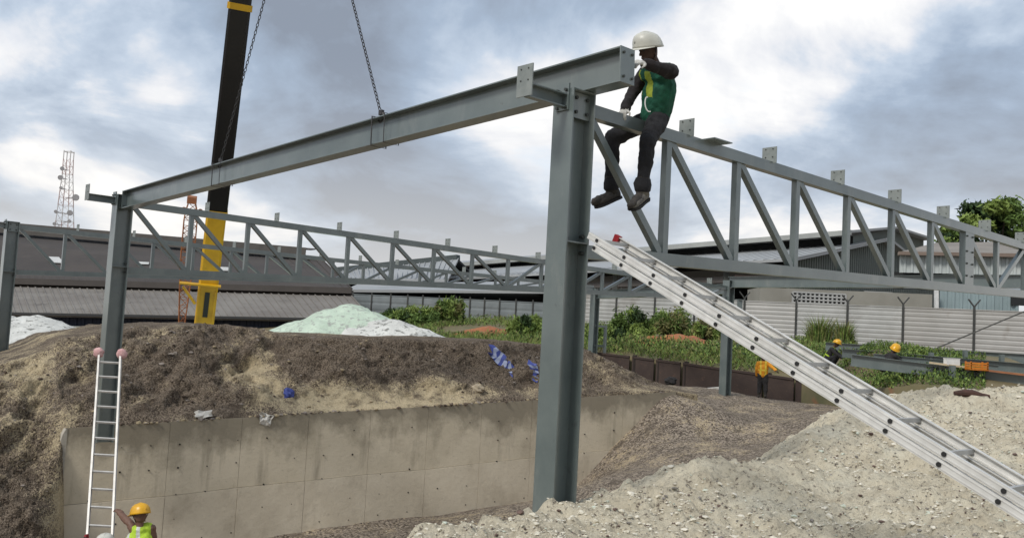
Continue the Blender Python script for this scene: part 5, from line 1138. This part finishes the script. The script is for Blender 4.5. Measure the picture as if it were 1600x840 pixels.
person('worker in yellow helmet and lime vest holding the upright ladder', j, (-.75, .55, -.2), dict(torso=BLK, leg=JEAN, sleeve=SKIN, skin=SKIN, boot=BOOT, hand=SKIN), voxel=.011, vest=[HIVIS, REFL], helmet=HELY, stripes=vstripe, scale=1.12, bulk=1.1)
j, u_ = standing(163, 853, 14.0, (-.2, .95, 0), -2.97, dict(elL=at(140, 858, 14.1), wrL=at(133, 842, 14.6), haL=at(132, 832, 14.8), palmL=(.5, .5, 0)))
person('worker at the ladder foot, only the white helmet and a red glove showing', j, (-.1, .98, .1), dict(torso=BLK, leg=JEAN, sleeve=BLK, skin=SKIN, boot=BOOT, hand=RED), voxel=.012, vest=[ORV], helmet=HELW, scale=1.05)
zg = at(1187, 621, 33).z
j, u_ = standing(1193, 559, 33, (.25, .95, 0), zg+.02, dict(elR=at(1205, 572, 32.7), wrR=at(1212, 578, 32.5), haR=at(1215, 580, 32.4)))
person('worker in orange vest and black trousers walking below the extension ladder', j, (.3, .9, -.1), dict(torso=BLK, leg=BLK, sleeve=ORV, skin=SKIN_D, boot=BOOT, hand=SKIN_D), voxel=.016, vest=[ORV, mat('yellow_tape', (.75, .55, .05), None, 9, .6)], helmet=None, stripes=vstripe, scale=1.0, bulk=1.25)
def crouch(px, py, Yv, face, zf):
    h = at(px, py, Yv); f = Vector(face).normalized(); l = Vector((-f.y, f.x, 0)); b = Vector((h.x, h.y, zf)); P = lambda a, s, z: b+f*a+l*s+ZZ*z; z1 = h.z-zf; q = z1/.98
    return dict(head=h, neck=P(-.10, 0, .82*q), chest=P(-.20, 0, .62*q), pel=P(-.34, 0, .34*q), shL=P(-.13, .18, .76*q), shR=P(-.13, -.18, .76*q), hipL=P(-.33, .1, .32*q), hipR=P(-.33, -.1, .32*q), knL=P(.03, .2, .48*q), knR=P(.03, -.2, .48*q), ankL=P(-.15, .17, .08), ankR=P(-.15, -.17, .08), toeL=P(.02, .19, .03), toeR=P(.02, -.19, .03), elL=P(.08, .24, .56*q), elR=P(.08, -.24, .56*q), wrL=P(.26, .15, .42*q), wrR=P(.26, -.15, .42*q), haL=P(.33, .12, .35*q), haR=P(.33, -.12, .35*q))
def bz(p): return float(bank_z(np.array([p.x]), np.array([p.y]))[0])
p = at(1307, 537, 33.5); person('crouching worker in yellow helmet and lime braces by the tall grass', crouch(1307, 537, 33.5, (.8, -.5, 0), bz(p)), (.75, -.6, -.2), dict(torso=BLK, leg=JEAN, sleeve=BLK, skin=SKIN_D, boot=BOOT, hand=SKIN_D), voxel=.016, vest=[BLK, HIVIS], helmet=HELY, stripes=vstripe, fingers=False)
p = at(1398, 546, 28.6); person('crouching worker in yellow helmet and black clothes amid the lying steel', crouch(1398, 546, 28.6, (.9, .3, 0), bz(p)), (-.5, -.8, -.2), dict(torso=BLK, leg=BLK, sleeve=BLK, skin=SKIN_D, boot=BOOT, hand=SKIN_D), voxel=.014, helmet=HELY, fingers=False, scale=1.12)

# ------------------------------------------------------------------ steel, timber and boxes lying at the right
def lying(px0, py0, Y0, px1, py1, Y1, h, b, label):
    p, q = at(px0, py0, Y0), at(px1, py1, Y1); return ibeam('lying_beam', p, q, h, b, label, ends=(0, 0), group='steel members lying on the bank', cat='beam')
lying(1290, 541, 38, 1660, 564, 33, .34, .2, 'long grey steel beam lying along the fence foot')
lying(1316, 551, 31.5, 1660, 580, 28, .30, .25, 'grey steel beam lying in the middle of the stacked members')
lying(1330, 562, 27, 1660, 604, 24.2, .34, .22, 'nearest grey steel beam lying behind the green weeds')
lying(1365, 556, 29, 1560, 574, 27.3, .16, .14, 'thin grey steel member lying between the two nearer beams')
TIM = mat('pale_timber', (.52, .42, .28), (.42, .33, .21), 4, .8, 0, .2, 30); RTIM = mat('rusty_plank', (.34, .14, .06), (.24, .10, .05), 4, .8)
def plank(px0, py0, Y0, px1, py1, Y1, m, label, w_=.22, h=.05):
    p, q = at(px0, py0, Y0), at(px1, py1, Y1); o = MB().bar(p, q, w_, h).build('plank', m); return tag(o, label, 'plank', 'planks lying at the right')
plank(1452, 566, 25.7, 1522, 575, 25.2, TIM, 'pale timber plank lying across the steel, left of the orange crate')
plank(1540, 578, 25.0, 1640, 590, 24.3, RTIM, 'rusty plank lying right of the orange crate')
cx_ = at(1526, 570, 25.0); ct = thing('plastic_crate', cx_-ZZ*.14, 'orange plastic crate on the lying steel at the right', 'crate')
ORC = mat('orange_plastic', (.62, .20, .015), (.5, .15, .01), 6, .5)
MB().box(cx_-ZZ*.125, _R0*.23, Vector((0, .15, 0)), ZZ*.012).build('bottom', ORC, ct)
for s in (-1, 1):
    for z in (-.085, -.02, .045): 
        MB().box(cx_+Vector((0, .15*s, z)), _R0*.236, Vector((0, .008, 0)), ZZ*.024).build('side_slat', ORC, ct); MB().box(cx_+Vector((.23*s, 0, z)), _R0*.008, Vector((0, .14, 0)), ZZ*.024).build('end_slat', ORC, ct)
    for y in (-1, 1): MB().box(cx_+Vector((.225*s, .14*y, -.02)), _R0*.018, Vector((0, .018, 0)), ZZ*.11).build('corner_post', ORC, ct)
p = at(1487, 565, 25.5); wb = thing('white_box', p-ZZ*.09, 'small white box on the lying steel', 'box'); MB().box(p, _R0*.17, Vector((0, .12, 0)), ZZ*.085).build('carton', WHITE, wb); MB().box(p+ZZ*.092, _R0*.178, Vector((0, .128, 0)), ZZ*.008).build('lid', WHITE, wb)
for i, (px, py, Yv) in enumerate(((1455, 560, 30), (1508, 556, 31.5), (1565, 563, 30), (1488, 582, 25.2))):
    p = at(px, py, Yv); o = ibeam('steel_stub', p-ZZ*.3, p+ZZ*.2, .14, .12, ('short steel stub standing left among the lying beams', 'short steel stub standing against the fence foot', 'short steel stub standing at the right among the lying beams', 'short steel stub below the small white box')[i], ends=(0, 0), side=_R0, cat='steel stub', group='short steel stubs')
# diagonal stay in front of the fence
a, b = at(1460, 545, 44), at(1640, 470, 42); tag(MB().bar(a, b, .06, .06).build('fence_stay', POST), 'dark diagonal stay leaning against the sheet fence at the far right', 'stay')

# ------------------------------------------------------------------ litter on the mound and ground
def crumple(name, c, a, b, nx_, ny_, amp, m, label, cat, seed, stripes=False):
    r = np.random.default_rng(seed); vs = []; g = r.normal(size=(ny_+1, nx_+1))*amp; nrm_ = Vector(a).cross(Vector(b)).normalized()
    for j_ in range(ny_+1):
        for i in range(nx_+1): vs.append(Vector(c)+Vector(a)*(i/nx_-.5)*(1+.15*r.normal())+Vector(b)*(j_/ny_-.5)*(1+.1*r.normal())+nrm_*float(g[j_, i]))
    mb = MB(); mb.add(vs, [(j_*(nx_+1)+i, j_*(nx_+1)+i+1, (j_+1)*(nx_+1)+i+1, (j_+1)*(nx_+1)+i) for j_ in range(ny_) for i in range(nx_)])
    if stripes: mb.m = [(q % nx_) % 2 for q in range(len(mb.m))]
    o = mb.build(name, m); md = o.modifiers.new('t', 'SOLIDIFY'); md.thickness = .008; return tag(o, label, cat)
BLU = mat('blue_tarp', (.045, .07, .30), (.03, .045, .2), 8, .6); BLW = mat('pale_blue_tarp', (.30, .34, .48), None, 8, .6); PLW = mat('white_plastic', (.62, .60, .55), (.42, .4, .36), 9, .6); BOULD = mat('pale_boulder', (.40, .34, .25), (.28, .23, .16), 5, .95, 0, .5, 12)
def onmound(px, py):
    d = _F*F_PX+_R*(px-800)+_U*(420-py); d.normalize(); dn = np.array(list(d)); P = G[:, :, :3].reshape(-1, 3)-np.array(list(EYE)); t_ = P@dn; r_ = np.linalg.norm(P-t_[:, None]*dn, axis=1); c = np.argmin(r_+t_*.004); return Vector(P[c])+EYE
p = onmound(786, 562)-Vector((0, .10, 0)); crumple('striped_tarp', p, at(806, 580, p.y)-at(770, 543, p.y), (at(790, 552, p.y)-at(782, 566, p.y))*1.0+Vector((0, .1, 0)), 9, 3, .03, [BLU, BLW], 'blue and white striped tarp strip on the mound face', 'tarp', 3, True)
p = onmound(836, 580)-Vector((0, .15, 0)); crumple('striped_tarp', p, at(843, 596, p.y)-at(834, 566, p.y), at(846, 580, p.y)-at(832, 578, p.y)+Vector((0, .08, 0)), 7, 3, .03, [BLU, BLW], 'blue and white tarp scrap showing at the left edge of the centre column', 'tarp', 4, True)
def lump(name, p, r_, m, label, cat, seed, sq=(1, 1, 1), parent=None):
    rn_ = random.Random(seed); vs = []; n_ = 12; ph = [rn_.uniform(.78, 1.18) for _ in range(200)]
    for i in range(9):
        th = math.pi*i/8
        for q in range(n_):
            a = 2*math.pi*q/n_; k = ph[(i*n_+q) % 200] if 0 < i < 8 else 1; vs.append(p+Vector((math.sin(th)*math.cos(a)*sq[0], math.sin(th)*math.sin(a)*sq[1], math.cos(th)*sq[2]))*r_*k)
    mb = MB(); mb.add(vs, [(i*n_+q, i*n_+(q+1) % n_, (i+1)*n_+(q+1) % n_, (i+1)*n_+q) for i in range(8) for q in range(n_)]); o = mb.build(name, m, parent, False); return tag(o, label, cat) if label else o
lump('plastic_bag', onmound(452, 613)-Vector((0, .06, -.02)), .13, [BLU], 'crumpled blue plastic bag on the sandy toe of the mound', 'bag', 5, (1, .8, 1))
crumple('paper_scrap', onmound(318, 648)-Vector((0, .08, -.03)), Vector((.34, .1, .05)), Vector((0, .1, .14)), 5, 3, .03, [PLW], 'white scrap of plastic on the wall top at the left', 'litter', 6)
crumple('paper_scrap', WP(wall_px(415), -.05, wtop(wall_px(415))-.07), Vector((.24, .1, -.06)), Vector((.06, -.02, .24)), 5, 4, .03, [PLW], 'white scrap of plastic hanging over the concrete wall edge', 'litter', 7)
lump('boulder', onmound(746, 607)-Vector((0, .10, 0)), .15, [BOULD], 'pale boulder sitting near the wall top left of the centre column', 'boulder', 8, (1.1, .9, .8))
q = at(600, 836, 15); q.z = float(ground_z(np.array([q.x]), np.array([q.y]))[0])+.22; q2 = atz(601, 836, q.z-.05)
mb = MB(); mb.tube([q2-ZZ*.5, q2+ZZ*.05+Vector((.02, 0, 0)), q2+ZZ*.08], [.06, .06, .045], 12); tag(mb.build('pipe_stub', S_W), 'pale pipe stub standing on the pit floor below the wall', 'pipe')
p = at(1048, 594, 35); lump('black_bag', p-ZZ*.02, .2, [BLK], 'black bag lying at the foot of the brown sheet wall', 'bag', 9, (1.2, .8, .8))
p0, p1 = at(1086, 609, 33.2), at(1131, 605, 33.2); tag(MB().bar(p0, p1, .22, .07).build('board', PLW), 'white board lying by the far column', 'board')
LOG = mat('red_brown_log', (.085, .040, .030), (.05, .026, .02), 9, .9, 0, .6, 18)
for px0, py0, px1, py1, Yv, r_, lab in ((1490, 660, 1545, 672, 14.2, .06, 'dark red-brown piece of wood on the pale rubble at the right'), (1285, 652, 1303, 640, 18.6, .08, 'short dark stump on the rubble edge under the ladder')):
    a, b = at(px0, py0, Yv), at(px1, py1, Yv)
    for v in (a, b): v.z = float(rubble_z(np.array([v.x]), np.array([v.y]))[0])+r_*.6
    c = (a+b)/2+ZZ*.02; tag(MB().tube([a, a*.7+b*.3+ZZ*.015, c, b*.8+a*.2-ZZ*.01, b], [r_*.5, r_*.95, r_, r_*.8, r_*.45], 9).build('driftwood', LOG), lab, 'wood')
